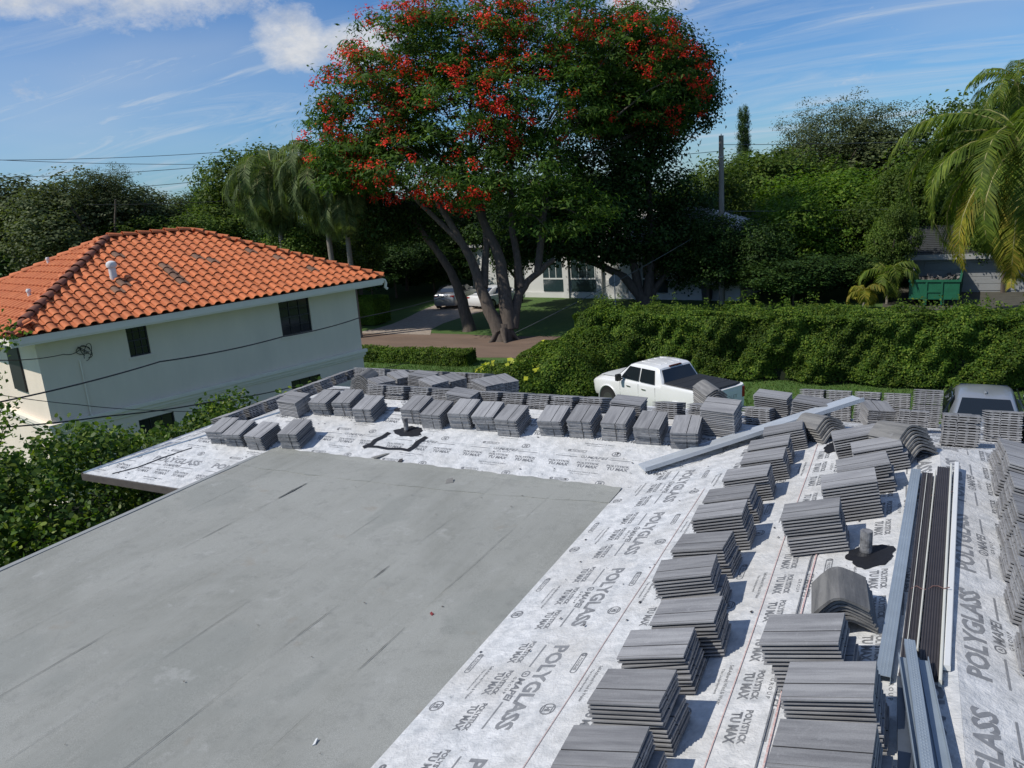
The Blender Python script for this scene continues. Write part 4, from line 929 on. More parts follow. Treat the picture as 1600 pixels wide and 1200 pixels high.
limb(b, [q(840, 425, 38), q(858, 256, 39), q(872, 202, 39.5), q(880, 110, 40.5)], .22, .06, 8)
limb(b, [q(872, 205, 39.5), q(930, 165, 40.5), q(985, 110, 41)], .13, .04, 6)
limb(b, [q(732, 392, 37.4), q(640, 300, 37), q(575, 240, 37.5)], .18, .05, 7)
limb(b, [q(746, 318, 38), q(660, 210, 38), q(600, 150, 38.2)], .15, .04, 6)
for k in range(70):
    c = Vector(cc[rng.integers(len(cc))]); s = c.lerp(q(780, 300, 38.2), rng.uniform(.3, .55)); limb(b, [s, s.lerp(c, .5) + Vector((0, 0, .3)), c], .055, .015, 4, .1)
bx_, by_ = at(787, 530, 41.9)[:2]
for k in range(5): an = k * 1.25 + .3; limb(b, [(bx_ + .3 * math.cos(an), by_ + .3 * math.sin(an), .7), (bx_ + .62 * math.cos(an), by_ + .62 * math.sin(an), .15), (bx_ + .95 * math.cos(an), by_ + .95 * math.sin(an), -.12)], .20, .08, 7, .02)
b.build('trunk', bark_m, tree, smooth=60)
# leaning second trunk left of it
t2 = thing('leaning_tree', 'slender leaning tree left of the flame tree trunk, its foliage merging with it', 'tree')
b = MB(); limb(b, [q(734, 516, 41), q(722, 470, 41), q(706, 425, 41), q(655, 355, 41), q(610, 300, 41)], .42, .12, 10); limb(b, [q(733, 522, 41), q(733, 508, 41)], .50, .40, 10, .02); b.build('trunk', bark_m, t2, smooth=60)
bl = [pxblob(a[0], a[1], a[2] * 1.113, *a[3:]) for a in [(600, 340, 41, 60, 40, 2.5), (660, 345, 42, 60, 35, 2.5), (560, 320, 42, 50, 40, 2.5)]]
cc2, dd2 = sample_blobs(bl, 170, rng, .6); P, Nn = clumps(cc2, dd2, 60, .4, rng); leaves_obj('crown', P, Nn, .26, .12, LM['dark'], t2, rng)
# dark tree with spreading limbs before the white house
t3 = thing('dark_tree', 'dark spreading evergreen tree in front of the white house, right of the flame tree', 'tree')
b = MB(); limb(b, [q(1012, 492, 45), q(1008, 462, 45)], .75, .55, 12, .05)
limb(b, [q(1004, 468, 45), q(975, 432, 45), q(930, 412, 44.5), q(885, 398, 44)], .38, .12, 9); limb(b, [q(1002, 466, 45), q(985, 400, 45), q(953, 345, 44.5), q(930, 280, 44)], .34, .08, 8)
limb(b, [q(1012, 462, 45), q(1020, 380, 45.2), q(1010, 250, 45), q(1000, 140, 45)], .36, .07, 8); limb(b, [q(1018, 462, 45), q(1040, 430, 45), q(1070, 380, 45.5)], .28, .08, 8)
limb(b, [q(1010, 250, 45), q(1045, 190, 45), q(1075, 130, 45)], .16, .05, 6)
bl = [pxblob(a[0], a[1], a[2] * 1.113, *a[3:]) for a in [(1000, 120, 45, 105, 85, 4), (1060, 120, 45, 55, 60, 3.5), (960, 230, 44.5, 85, 75, 3.8), (1010, 300, 45, 75, 60, 3.5), (930, 330, 43.5, 80, 50, 3), (1010, 370, 45, 90, 40, 3), (880, 370, 43, 60, 28, 2.5), (1060, 420, 46, 40, 30, 2), (1010, 200, 45, 75, 60, 3.5), (1075, 350, 47, 55, 60, 2.6), (1080, 165, 45, 36, 40, 3), (940, 390, 44, 50, 22, 2.0), (860, 385, 43, 60, 30, 2.4), (800, 365, 44, 60, 34, 2.4), (900, 330, 43, 70, 45, 3), (1100, 390, 47, 50, 45, 2.4)]]
cc3, dd3 = sample_blobs(bl, 1200, rng, .6); P, Nn = clumps(cc3, dd3, 60, .48, rng, .6); leaves_obj('crown', P, Nn, .26, .15, LM['dark'], t3, rng)
for k in range(40):
    c = Vector(cc3[rng.integers(len(cc3))]); s = c.lerp(q(1005, 300, 45), .5); limb(b, [s, c], .05, .015, 4, .1)
b.build('trunk', bark_m, t3, smooth=60)

# --- background trees: a few crowns shared by copies, each tree a thing of its own
def proto_crown(seed, blobs, nc, per, rad, ll, lw, m, flat=.6, shell=.7):
    r = np.random.default_rng(seed); c, d = sample_blobs(blobs, nc, r, shell); P, Nn = clumps(c, d, per, rad, r, flat)
    V = leaf_quads(P, Nn, ll, lw, r); me_o = np_mesh('crown', V, np.arange(len(V)).reshape(-1, 4), m); me = me_o.data; bpy.data.objects.remove(me_o); return me
rb = lambda n, s, R_=1.0: [(float(a) * .55, float(b_) * .55, float(c) * .5, *(np.array([.5, .5, .45]) * float(k))) for a, b_, c, k in np.random.default_rng(s).uniform(-1, 1, (n, 4)) * [1, 1, 1, .25] + [0, 0, 0, 1]]
PC = {}
for i, (k, mm) in enumerate([('mid', 'mid'), ('mid2', 'mid'), ('grey', 'grey'), ('grey2', 'grey'), ('lime', 'lime'), ('dark', 'dark'), ('mid3', 'mid')]):
    PC[k] = proto_crown(30 + i, rb(13, 40 + i), 620, 36, .085, .062, .036, LM[mm], .7)
PC['airy'] = proto_crown(60, rb(30, 61), 460, 26, .075, .045, .026, LM['grey'], .6, .35)
PC['pine'] = proto_crown(70, [(0, 0, z, .55 - .25 * (z + 1) / 2, .55 - .25 * (z + 1) / 2, .22) for z in np.linspace(-.9, .9, 9)], 420, 30, .07, .09, .025, LM['dark'], .6)
_trunks = {}
def bg_tree(kind, px, ytop, ybot, wpx, dep, label, name='broadleaf_tree', group=None):
    a = at(px, ytop, dep); c = at(px, ybot, dep); zt_, zb_ = a[2], max(c[2], .2); r = wpx * dep / F_PX / 2 * 1.12
    t = thing(name, label, 'tree', (a[0], a[1], 0), random.uniform(0, 6.28), group)
    o = bpy.data.objects.new('crown', PC[kind]); link(o, t); hz = (zt_ - zb_) / 2
    o.location = (0, 0, (zt_ + zb_) / 2); o.scale = (r * 1.05, r * 1.05, hz * 1.08)
    if 'base' not in _trunks:
        b = MB(); limb(b, [(0, 0, 0), (.02, .01, .35), (0, .02, .6)], .035, .02, 7, .01)
        for k in range(5): an = k * 1.3; limb(b, [(0, 0, .45 + .03 * k), (.18 * math.cos(an), .18 * math.sin(an), .68), (.3 * math.cos(an), .3 * math.sin(an), .9)], .018, .006, 5, .01)
        tr = b.build('trunk', bark_m); _trunks['base'] = tr.data; bpy.data.objects.remove(tr)
    o = bpy.data.objects.new('trunk', _trunks['base']); link(o, t); hh = (zt_ + zb_) / 2 + .3; o.scale = (hh, hh, hh)
    return t
G1 = 'trees behind the orange-roofed house'; G2 = 'trees beyond the hedge on the right'
for a in [('grey', 20, 278, 420, 200, 60, 'grey-green tree at the left edge behind the orange roof'), ('grey2', 112, 268, 420, 190, 57, 'grey-green tree with a tall tip left of the sky gap'), ('airy', 150, 258, 340, 90, 57, 'thin leafy tip rising above the left tree line'), ('grey', 205, 300, 420, 160, 63, 'grey-green tree above the peak of the orange roof'),
          ('mid', 292, 296, 420, 120, 76, 'small green tree in the dip of the left skyline'), ('dark', 320, 288, 400, 70, 92, 'distant dark crown against the sky left of the palms'), ('mid2', 400, 222, 400, 170, 64, 'tall green tree behind the feathery palms'), ('dark', 350, 320, 430, 120, 66, 'dark low tree left of the feathery palms'), ('mid3', 250, 325, 430, 150, 58, 'low green tree just above the orange ridge'),
          ('dark', 520, 320, 465, 150, 60, 'dark tree behind the right feathery palm'), ('dark', 620, 300, 460, 170, 66, 'dark tree behind the leaning trunk'), ('dark', 575, 385, 465, 130, 58, 'dark shaded thicket behind the clipped box hedge'), ('mid2', 478, 338, 450, 130, 48, 'leafy green bush hiding the foot of the feathery palms'), ('mid', 548, 335, 455, 90, 51, 'leafy green bush under the low feathery palm'), ('dark', 470, 350, 470, 140, 54, 'dark shrubbery under the feathery palms'), ('mid2', 545, 345, 462, 120, 60, 'shrubbery behind the right end of the orange roof'), ('dark', 610, 370, 455, 130, 62, 'black shaded thicket left of the leaning trunk'), ('dark', 672, 380, 452, 110, 64, 'shaded thicket above the parked silver car'), ('dark', 700, 300, 440, 160, 66, 'dark tree behind the flame tree trunks')]:
    bg_tree(*a, group=G1)
for a in [('mid', 1095, 232, 480, 170, 60, 'green tree left of the utility pole'), ('mid2', 1195, 228, 470, 190, 68, 'green tree right of the utility pole under the pine'), ('mid3', 1270, 236, 470, 180, 74, 'green tree in the middle of the right tree line'),
          ('airy', 1285, 155, 290, 120, 72, 'sparse pale treetop standing out against the sky, left half'), ('airy', 1375, 145, 290, 130, 73, 'sparse pale treetop standing out against the sky, right half'), ('grey', 1330, 200, 340, 210, 76, 'pale grey-green tree below the sparse treetops'),
          ('lime', 1285, 262, 440, 190, 57, 'bright green bushy tree in the middle of the right thicket'), ('lime', 1385, 275, 440, 130, 55, 'bright green tree left of the coconut palm'), ('mid', 1480, 140, 420, 200, 62, 'tall green tree behind the coconut palm, left one'), ('mid2', 1590, 125, 430, 200, 63, 'tall green tree behind the coconut palm, right one'),
          ('dark', 1195, 330, 500, 170, 54, 'dark tree right behind the utility pole'), ('dark', 1290, 375, 510, 150, 55, 'dark shaded thicket left of the small palms'), ('mid3', 1345, 330, 480, 110, 58, 'green tree above the small palms'), ('dark', 1090, 300, 480, 110, 58, 'dark tree between the white house and the pole'),
          ('mid', 1530, 285, 400, 140, 60, 'green tree behind the garage roof'), ('mid2', 1440, 260, 370, 110, 66, 'green tree above the garage roof'), ('dark', 800, 335, 452, 80, 52, 'dark leafy tree before the left end of the white house'), ('dark', 880, 260, 400, 200, 66, 'dark tree behind the flame tree crown'), ('dark', 1240, 400, 500, 150, 45, 'dark low shrubbery behind the hedge right of the pole'), ('dark', 1105, 335, 460, 110, 48, 'dark tree over the right end of the white house roof'), ('dark', 1165, 345, 500, 130, 47, 'dark leafy tree just right of the utility pole foot'), ('lime', 1250, 300, 450, 150, 50, 'bright bushy tree right of the utility pole'), ('dark', 1330, 395, 500, 120, 46, 'dark shaded bush behind the yellow palm clump'), ('mid', 1345, 300, 460, 150, 50, 'green leafy tree over the small palms'), ('mid2', 1425, 250, 400, 120, 50, 'green tree touching the left fronds of the coconut palm'), ('mid3', 1560, 270, 400, 150, 50, 'green tree behind the lower coconut fronds'), ('mid', 1398, 300, 440, 80, 44.5, 'leafy bush hiding the left end of the garage roof'), ('mid3', 1580, 300, 430, 110, 44, 'leafy bush before the garage roof under the coconut fronds'), ('lime', 1130, 380, 490, 90, 50, 'leafy shrub tree partly behind the pole foot')]:
    bg_tree(*a, group=G2)
bg_tree('pine', 1162, 178, 300, 46, 95, 'distant narrow columnar pine against the sky', 'pine_tree')
# low dark scrub closing the gaps at the ground, far off
rng = np.random.default_rng(99); n = 42000
ang = rng.uniform(-75, 25, n); rad = rng.uniform(72, 100, n); C = np.stack([rad * np.sin(np.radians(ang)), rad * np.cos(np.radians(ang)), rng.uniform(0, 1, n) ** 1.2 * (6.2 + 1.2 * np.sin(ang * .6) + .8 * np.sin(ang * 1.7))], 1)
o = leaves_obj('far_wood', C, rng.normal(size=(n, 3)) + [0, 0, .5], .9, .55, LM['dark'], None, rng); tag(o, 'far dark wood behind all gardens closing the horizon', 'wood', kind='stuff')

# --- palms
def frond(base, az, el, length, droop, nleaf, ll, lw, m, parent, rng, hang=.5, name='frond'):
    """pinnate leaf: arching rachis with paired leaflets of two bent segments"""
    n = nleaf; ts = np.linspace(.08, 1, n); d0 = np.array([math.cos(az), math.sin(az), 0]); pts = []; tan = []
    p = np.array(base, float); e = el; st = length / 24; cur = [p.copy()]; tn = [np.array([*(d0[:2] * math.cos(e)), math.sin(e)])]
    for k in range(24):
        d = np.array([d0[0] * math.cos(e), d0[1] * math.cos(e), math.sin(e)]); p = p + d * st; cur.append(p.copy()); tn.append(d); e -= droop / 24 * (1 + 1.2 * k / 24)
    cur = np.array(cur); tn = np.array(tn); idx = ts * 24; i0 = np.clip(idx.astype(int), 0, 23); fr = (idx - i0)[:, None]; Pp = cur[i0] * (1 - fr) + cur[i0 + 1] * fr; Tn = tn[i0]
    side = np.cross(Tn, [0, 0, 1.0]); side /= np.linalg.norm(side, axis=1, keepdims=True) + 1e-6
    prof = np.sin(np.clip(ts * 1.06, 0, 1) * PI * .93 + .12) ** .6; V = []; nq = 0
    for sgn in (-1, 1):
        out = side * sgn * .8 + Tn * .55 + np.array([0, 0, -.15]) + rng.normal(size=(n, 3)) * .07; out /= np.linalg.norm(out, axis=1, keepdims=True)
        L1 = (ll * prof)[:, None]; mid_ = Pp + out * L1 * .5; dn = out * (1 - hang) + np.array([0, 0, -1.0]) * hang; dn /= np.linalg.norm(dn, axis=1, keepdims=True); tip = mid_ + dn * L1 * .55
        w = Tn * lw / 2
        V.append(np.stack([Pp - w * .6, Pp + w * .6, mid_ + w, mid_ - w], 1)); V.append(np.stack([mid_ - w, mid_ + w, tip + w * .15, tip - w * .15], 1))
    V = np.concatenate(V).reshape(-1, 3)
    o = np_mesh(name, V, np.arange(len(V)).reshape(-1, 4), m, parent)
    b = MB(); b.tube(cur[::3], list(np.linspace(.035, .008, len(cur[::3])) * (length / 4)), 5); s = b.build('rachis', MATS['rachis'], o); return o
mat('rachis', (.28, .26, .09), .6, var=.3)
ptrunk_m = mat('palm_trunk', (.26, .23, .19), .95, var=.4, vscale=4, stretch=(1, 1, 5), bump=.8)
def palm(name, label, px, py, dep, nf, length, m, droop, ll, nleaf, lw=.05, seed=1, hang=.5, elr=(-.4, 1.3), yellow=0.0, lean=(0, 0), rtr=.17, group=None, azs=None):
    r = np.random.default_rng(seed); h = at(px, py, dep); t = thing(name, label, 'palm', (0, 0, 0), 0, group)
    b = MB(); limb(b, [(h[0] + lean[0], h[1] + lean[1], 0), (h[0] + lean[0] * .3, h[1] + lean[1] * .3, h[2] * .5), tuple(h - np.array([0, 0, .1]))], rtr * 1.2, rtr * .75, 9, .04); b.build('trunk', ptrunk_m, t, smooth=50)
    for k in range(nf):
        az = k * 2.39996 + r.uniform(-.25, .25) if azs is None else azs[k % len(azs)] + r.uniform(-.12, .12); f_ = (k + .5) / nf; el = elr[1] + (elr[0] - elr[1]) * f_ + r.uniform(-.12, .12)
        mm = LM['palmy'] if (f_ > 1 - yellow and r.random() < .9) else m
        frond(h, az, el, length * r.uniform(.85, 1.1), droop * r.uniform(.85, 1.15) * (1 - .62 * max(0, f_ - .45) / .55 * (name == 'coconut_palm')), nleaf, ll, lw, mm, t, r, hang)
    return t
palm('coconut_palm', 'large coconut palm with long drooping fronds turning yellow at the right edge', 1598, 222, 34, 34, 6.6, LM['palm'], 1.75, 1.30, 92, .085, 5, .48, (-1.2, 1.2), .30, (3.0, -2.5))
palm('tall_palm', 'tall palm top with spiky fronds at the upper right corner', 1588, 128, 44, 24, 3.8, LM['palm'], 1.7, .95, 50, .07, 8, .5, (-1.0, 1.35), .0)
palm('feather_palm', 'weeping feathery palm behind the orange roof, its left half drooping', 425, 272, 46, 28, 5.2, LM['qpalm'], 2.4, 1.2, 80, .07, 21, .72, (-.8, 1.25), 0, group='weeping palms behind the orange roof')
palm('feather_palm', 'weeping feathery palm left of the flame tree crown', 500, 262, 44, 28, 5.0, LM['qpalm'], 2.4, 1.2, 80, .07, 22, .72, (-.8, 1.3), 0, group='weeping palms behind the orange roof')
palm('feather_palm', 'low feathery palm under the left edge of the flame tree', 535, 305, 44, 24, 3.8, LM['qpalm'], 2.5, 1.1, 90, .05, 23, .82, (-.3, 1.2), 0, group='weeping palms behind the orange roof')
palm('small_palm', 'young palm with arching fronds left of the green dumpster', 1388, 428, 44, 12, 2.3, LM['palm'], 2.0, .75, 36, .09, 31, .5, (0, 1.35), .0, (0, 0), .07)
palm('small_palm', 'low yellow palm clump at the edge of the dark thicket', 1350, 456, 42.5, 6, 1.5, LM['palmy'], 2.2, .65, 30, .09, 33, .6, (.3, 1.2), .0, (0, 0), .06)

# --- hedges
def noise3(P, s, seed=0):
    a = np.array([[1.7, 2.3, .9], [-2.1, 1.1, 1.9], [.8, -1.6, 2.7], [2.9, .4, -1.3]]) * s; return sum(np.sin(P @ a[k] + seed + k * 1.7) for k in range(4)) / 4
def hedge(name, label, x0, x1, y0, y1, ztop, n, ll, lw, m, rng, sprig=.25, lump=.3, cat='hedge', ends=True, rot=None, group=None, density_face=.6):
    t = thing(name, label, cat, group=group); Ps = []; Ns = []
    nf = int(n * density_face); nt_ = n - nf
    P = np.stack([rng.uniform(x0, x1, nf), np.full(nf, y0), rng.uniform(.05, 1, nf) * ztop], 1); Ns.append(np.tile([0, -1, .45], (nf, 1)))
    d = noise3(P, 1.1) * lump + noise3(P, 3.5, 2) * lump * .4; P[:, 1] += -d + rng.exponential(.10, nf) - .04; Ps.append(P)
    P = np.stack([rng.uniform(x0, x1, nt_), rng.uniform(y0, y1, nt_), np.full(nt_, ztop)], 1); d = noise3(P, 1.1, 5) * lump * .6; P[:, 2] += d - rng.exponential(.12, nt_) + .05; Ps.append(P); Ns.append(np.tile([0, -.3, 1], (nt_, 1)))
    if sprig:
        k = int((x1 - x0) * 9); cx_ = rng.uniform(x0, x1, k); cy_ = rng.uniform(y0 - .1, y1, k); per = 26; hgt = rng.uniform(.15, 1, k) * sprig
        P = np.stack([np.repeat(cx_, per) + rng.normal(0, .07, k * per), np.repeat(cy_, per) + rng.normal(0, .07, k * per), ztop + rng.uniform(-.1, 1, k * per) * np.repeat(hgt, per) * 1.4], 1); P[:, 2] += noise3(np.stack([P[:, 0], P[:, 1], np.full(len(P), ztop)], 1), 1.1, 5) * lump * .6
        Ps.append(P); Ns.append(np.tile([0, -.2, .6], (len(P), 1)))
    if ends:
        for xe, nx in ((x0, -1), (x1, 1)):
            ne = int(n * .12); P = np.stack([np.full(ne, xe), rng.uniform(y0, y1, ne), rng.uniform(.05, 1, ne) * ztop], 1); P[:, 0] += nx * (noise3(P, 1.1, 3) * lump * .5 - rng.exponential(.1, ne)); Ps.append(P); Ns.append(np.tile([nx, 0, .4], (ne, 1)))
    P = np.concatenate(Ps); Nn = np.concatenate(Ns) + rng.normal(size=P.shape) * .55
    if rot is not None: P = P @ rot[0].T + rot[1]; Nn = Nn @ rot[0].T
    o = leaves_obj('foliage', P, Nn, rng.uniform(.7, 1.25, len(P)) * ll, rng.uniform(.7, 1.25, len(P)) * lw, m, t, rng)
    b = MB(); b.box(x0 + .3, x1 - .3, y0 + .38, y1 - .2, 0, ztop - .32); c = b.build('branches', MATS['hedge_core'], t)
    if rot is not None:
        Mx = Matrix([list(rot[0][i]) + [rot[1][i]] for i in range(3)] + [[0, 0, 0, 1]]); c.matrix_world = Mx
    return t
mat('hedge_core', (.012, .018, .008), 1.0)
rng = np.random.default_rng(5)
hedge('long_hedge', 'long tall green hedge behind the parked pickup and sedan', -12.6, 12.5, 29.9, 32.1, 2.55, 125000, .105, .062, LM['hedge'], rng, .45, .42)
# lower rounder shrubs at the hedge's left end
def bush(name, label, px, py, dep, rx, ry, rz, n, ll, lw, m, rng, cat='shrub', flower=None):
    c = at(px, py, dep); t = thing(name, label, cat, (0, 0, 0)); d = rng.normal(size=(n, 3)); d[:, 2] = np.abs(d[:, 2]) * 1.0; d /= np.linalg.norm(d, axis=1, keepdims=True)
    r = (1 + noise3(d * [rx, ry, rz], 1.6, px) * .12) * (1 - rng.exponential(.05, n)); P = np.array([c[0], c[1], 0]) + d * r[:, None] * np.array([rx, ry, rz])
    leaves_obj('foliage', P, d + rng.normal(size=d.shape) * .5 + [0, 0, .2], rng.uniform(.7, 1.25, n) * ll, rng.uniform(.7, 1.25, n) * lw, m, t, rng)
    if flower:
        f = rng.normal(size=(flower, 3)); f[:, 2] = np.abs(f[:, 2]) + .8; f /= np.linalg.norm(f, axis=1, keepdims=True); P = np.array([c[0], c[1], 0]) + f * 1.02 * np.array([rx, ry, rz]); leaves_obj('blossom', P, f + [0, -1.0, 0], .22, .20, LM['yel'], t, rng)
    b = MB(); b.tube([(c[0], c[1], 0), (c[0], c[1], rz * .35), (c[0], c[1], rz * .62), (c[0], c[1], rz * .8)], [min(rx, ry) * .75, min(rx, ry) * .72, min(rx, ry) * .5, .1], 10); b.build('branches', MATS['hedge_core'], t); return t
bush('round_shrub', 'rounded dense shrub left of the long hedge, nearest the pickup', 872, 575, 29.5, 2.1, 1.6, 2.2, 26000, .10, .06, LM['hedge'], rng)
bush('round_shrub', 'low rounded shrub with a few yellow blossoms at the left end of the hedge', 795, 585, 29, 1.9, 1.5, 1.65, 20000, .10, .06, LM['hedge'], rng, flower=26)
bush('round_shrub', 'small dark shrub leftmost before the dirt road', 738, 590, 28.6, 1.2, 1.1, 1.1, 10000, .09, .055, LM['hedge'], rng, flower=8)
bush('round_shrub', 'shrub joining the long hedge behind the pickup bonnet', 930, 565, 30.5, 1.8, 1.3, 2.35, 20000, .10, .06, LM['hedge'], rng)
bush('round_shrub', 'dense shrub filling the gap between the rounded shrubs and the long hedge', 905, 560, 31, 2.0, 1.2, 2.25, 20000, .10, .06, LM['hedge'], rng)
bush('yellow_croton', 'bright yellow-green leafy plant above the leftmost shrubs by the road', 752, 548, 30, .55, .4, 1.35, 160, .30, .24, LM['yel'], rng)
bush('yellow_croton', 'small yellow-green leaf cluster on top of the rounded shrub', 850, 540, 29.6, .2, .2, 2.2, 26, .24, .2, LM['yel'], rng)
hedge('low_hedge', 'low trimmed hedge strip along the near side of the dirt road', -34, -18.3, 30.2, 31.2, .62, 26000, .10, .06, LM['hedge'], rng, .12, .12)
hedge('box_hedge', 'square clipped box hedge at the corner of the orange-roofed house', -35.5, -30.6, 39.6, 41.4, 1.75, 60000, .07, .05, LM['lime'], rng, 0, .05)
# clusia hedge between the houses, large glossy leaves
def clusia():
    rng = np.random.default_rng(77); t = thing('clusia_hedge', 'dense glossy round-leaved hedge at the left below the grey roof edge', 'hedge')
    nb_ = 2700; x = rng.uniform(-14.3, -9.7, nb_); y = rng.uniform(.5, 12.4, nb_)
    topz = 3.75 + .35 * np.sin(y * 1.1) + .25 * np.sin(x * 2.3 + y * .7) - .20 * np.abs(x + 12.2); topz -= np.clip((x + 11.0), 0, 2) * .85 * (y > 6.0); topz -= np.clip(x + 10.6, 0, 2) * .7; topz -= np.clip(y - 9.5, 0, 4) * .12
    z = topz + .15 - rng.exponential(.5, nb_); z = np.clip(z, .3, None); C = np.stack([x, y, z], 1); per = 26
    dirs = np.stack([rng.normal(.45, .4, nb_), rng.normal(-.25, .4, nb_), rng.uniform(.3, 1, nb_)], 1); dirs /= np.linalg.norm(dirs, axis=1, keepdims=True)
    s = rng.uniform(-.25, .3, (nb_, per, 1)); P = C[:, None] + dirs[:, None] * s + rng.normal(size=(nb_, per, 3)) * .085; Nn = dirs[:, None] * .7 + rng.normal(size=(nb_, per, 3)) * .55 + [0, 0, .3]
    P = P.reshape(-1, 3); Nn = Nn.reshape(-1, 3); n = len(P); Nn /= np.linalg.norm(Nn, axis=1, keepdims=True)
    r = rng.normal(size=(n, 3)); tt = r - (r * Nn).sum(1, keepdims=True) * Nn; tt /= np.linalg.norm(tt, axis=1, keepdims=True); bb = np.cross(Nn, tt); L = (rng.uniform(.07, .12, n))[:, None]; Wd = L * .72
    V = np.stack([P - tt * L * .5, P - tt * L * .1 + bb * Wd * .42 + Nn * .008, P + tt * L * .36 + bb * Wd * .36 + Nn * .008, P + tt * L * .5, P + tt * L * .36 - bb * Wd * .36 + Nn * .008, P - tt * L * .1 - bb * Wd * .42 + Nn * .008], 1).reshape(-1, 3)
    np_mesh('foliage', V, np.arange(len(V)).reshape(-1, 6), LM['clusia'], t)
    b = MB()
    for k in range(40): i = rng.integers(nb_); p = Vector(C[i]); limb(b, [(p.x * .4 - 12.2 * .6, p.y, .0), (p.x * .6 - 12.2 * .4, p.y + .1, p.z * .6), tuple(p)], .035, .01, 5, .05)
    b.build('branches', bark_m, t)
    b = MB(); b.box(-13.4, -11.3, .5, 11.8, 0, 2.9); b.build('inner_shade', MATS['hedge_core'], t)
clusia()
# branch tips entering at the left edge
rng = np.random.default_rng(3)
t = thing('edge_shrub', 'leafy branch tips entering the photo at its left edge before the beige wall', 'shrub')
cs = np.array([at(a, b_, 11.5) for a, b_ in [(-14, 530), (10, 524), (2, 640), (-16, 600), (8, 665), (-10, 690)]]); P = (cs[:, None] + rng.normal(size=(len(cs), 60, 3)) * .13).reshape(-1, 3)
leaves_obj('foliage', P, rng.normal(size=P.shape), .085, .055, LM['clusia'], t, rng)
b = MB(); [limb(b, [(c[0] - .6, c[1] - .5, c[2] - 1.2), tuple(c)], .02, .006, 5, .03) for c in cs]; b.build('branch', bark_m, t)

# ================================================================== BACKGROUND BUILDINGS
wh_m = mat('white_render', (.66, .66, .64), .9, var=.08, vscale=1.2); roofw_m = mat('white_roof_tile', (.55, .54, .52), .8, var=.3)
A0 = Vector((-26.6, 52.2, 0)); B0 = Vector((-9.6, 50.2, 0)); dH = (B0 - A0).normalized(); RH = Matrix((dH, Vector((-dH.y, dH.x, 0)), Vector((0, 0, 1)))).transposed().to_4x4(); RH.translation = A0; LH = (B0 - A0).length
wh = thing('white_house', 'white house with tall dark windows behind the big trees', 'house')
b = MB(); b.box(0, LH, .12, 9, 0, 3.7, RH)
b.build('wall', wh_m, wh)
for x in (.1, 4.2, 6.9, 9.8): b = MB(); b.box(x, x + .42, -.12, .1, 0, 3.65, RH); b.build('pilaster', wh_m, wh)
b = MB(); b.box(0.55, LH, .0, .1, 0, .38, RH); b.build('base_wall', wh_m, wh)
for x0, x1 in ((2.35, 4.1), (4.75, 6.75), (9.6 + .75, 12.2)):
    wn = MB(); wn.box(x0, x1, .03, .1, 1.35, 1.45, RH); wn.box(x0, x1, .03, .1, 3.3, 3.38, RH)
    for k in range(4): xx = x0 + (x1 - x0 - .05) * k / 3; wn.box(xx, xx + .05, .04, .1, 1.451, 3.299, RH)
    wo2 = wn.build('window', white_m, wh); g2 = MB(); g2.box(x0 + .02, x1 - .02, .07, .115, .45, 1.34, RH); g2.box(x0 + .02, x1 - .02, .07, .115, 1.46, 3.29, RH); g2.build('pane', mat('teal_glass', (.03, .055, .06), .15, var=.3), wo2)
b = MB(); b.box(0 - .5, LH + .5, -.6, 9.5, 3.702, 3.85, RH); b.add([RH @ Vector(v) for v in ((-.5, -.6, 3.851), (LH + .5, -.6, 3.851), (LH + .5, 9.5, 3.851), (-.5, 9.5, 3.851), (4, 4.4, 5.9), (LH - 4, 4.4, 5.9))], [(0, 1, 5, 4), (1, 2, 5), (2, 3, 4, 5), (3, 0, 4)]); rf = b.build('roof', roofw_m, wh)
for k in range(14):
    b = MB(); f_ = k / 14; y = -.6 + 5 * f_; z = 3.87 + 2.05 * f_; b.box(-.5 + 4.3 * f_, LH + .5 - 4.3 * f_, y, y + .3, z, z + .09, RH); b.build('tile_course', roofw_m, rf)
b = MB(); b.box(7.6, 9.2, .0, .11, .35, 1.30, RH); b.box(7.66, 9.14, -.002, .0, .35, 1.24, RH); b.build('utility_door', mat('grey_door', (.52, .52, .50), .8), wh)
# bright garage wing at the left of the white house
wg = thing('white_garage', 'bright white carport wall behind the parked white car', 'garage')
b = MB(); b.box(-6.5, -1.2, 3.2, 8, 0, 3.6, RH); b.build('wall', wh_m, wg); b = MB(); b.box(-7, -.8, 2.7, 8.5, 3.602, 3.8, RH); b.build('roof', roofw_m, wg)
for k in range(3): b = MB(); b.box(-6.2 + k * 1.6, -4.9 + k * 1.6, 3.15, 3.19, .2, 2.6, RH); b.build('door_panel', mat('garage_door', (.6, .6, .58), .7, var=.05), wg)
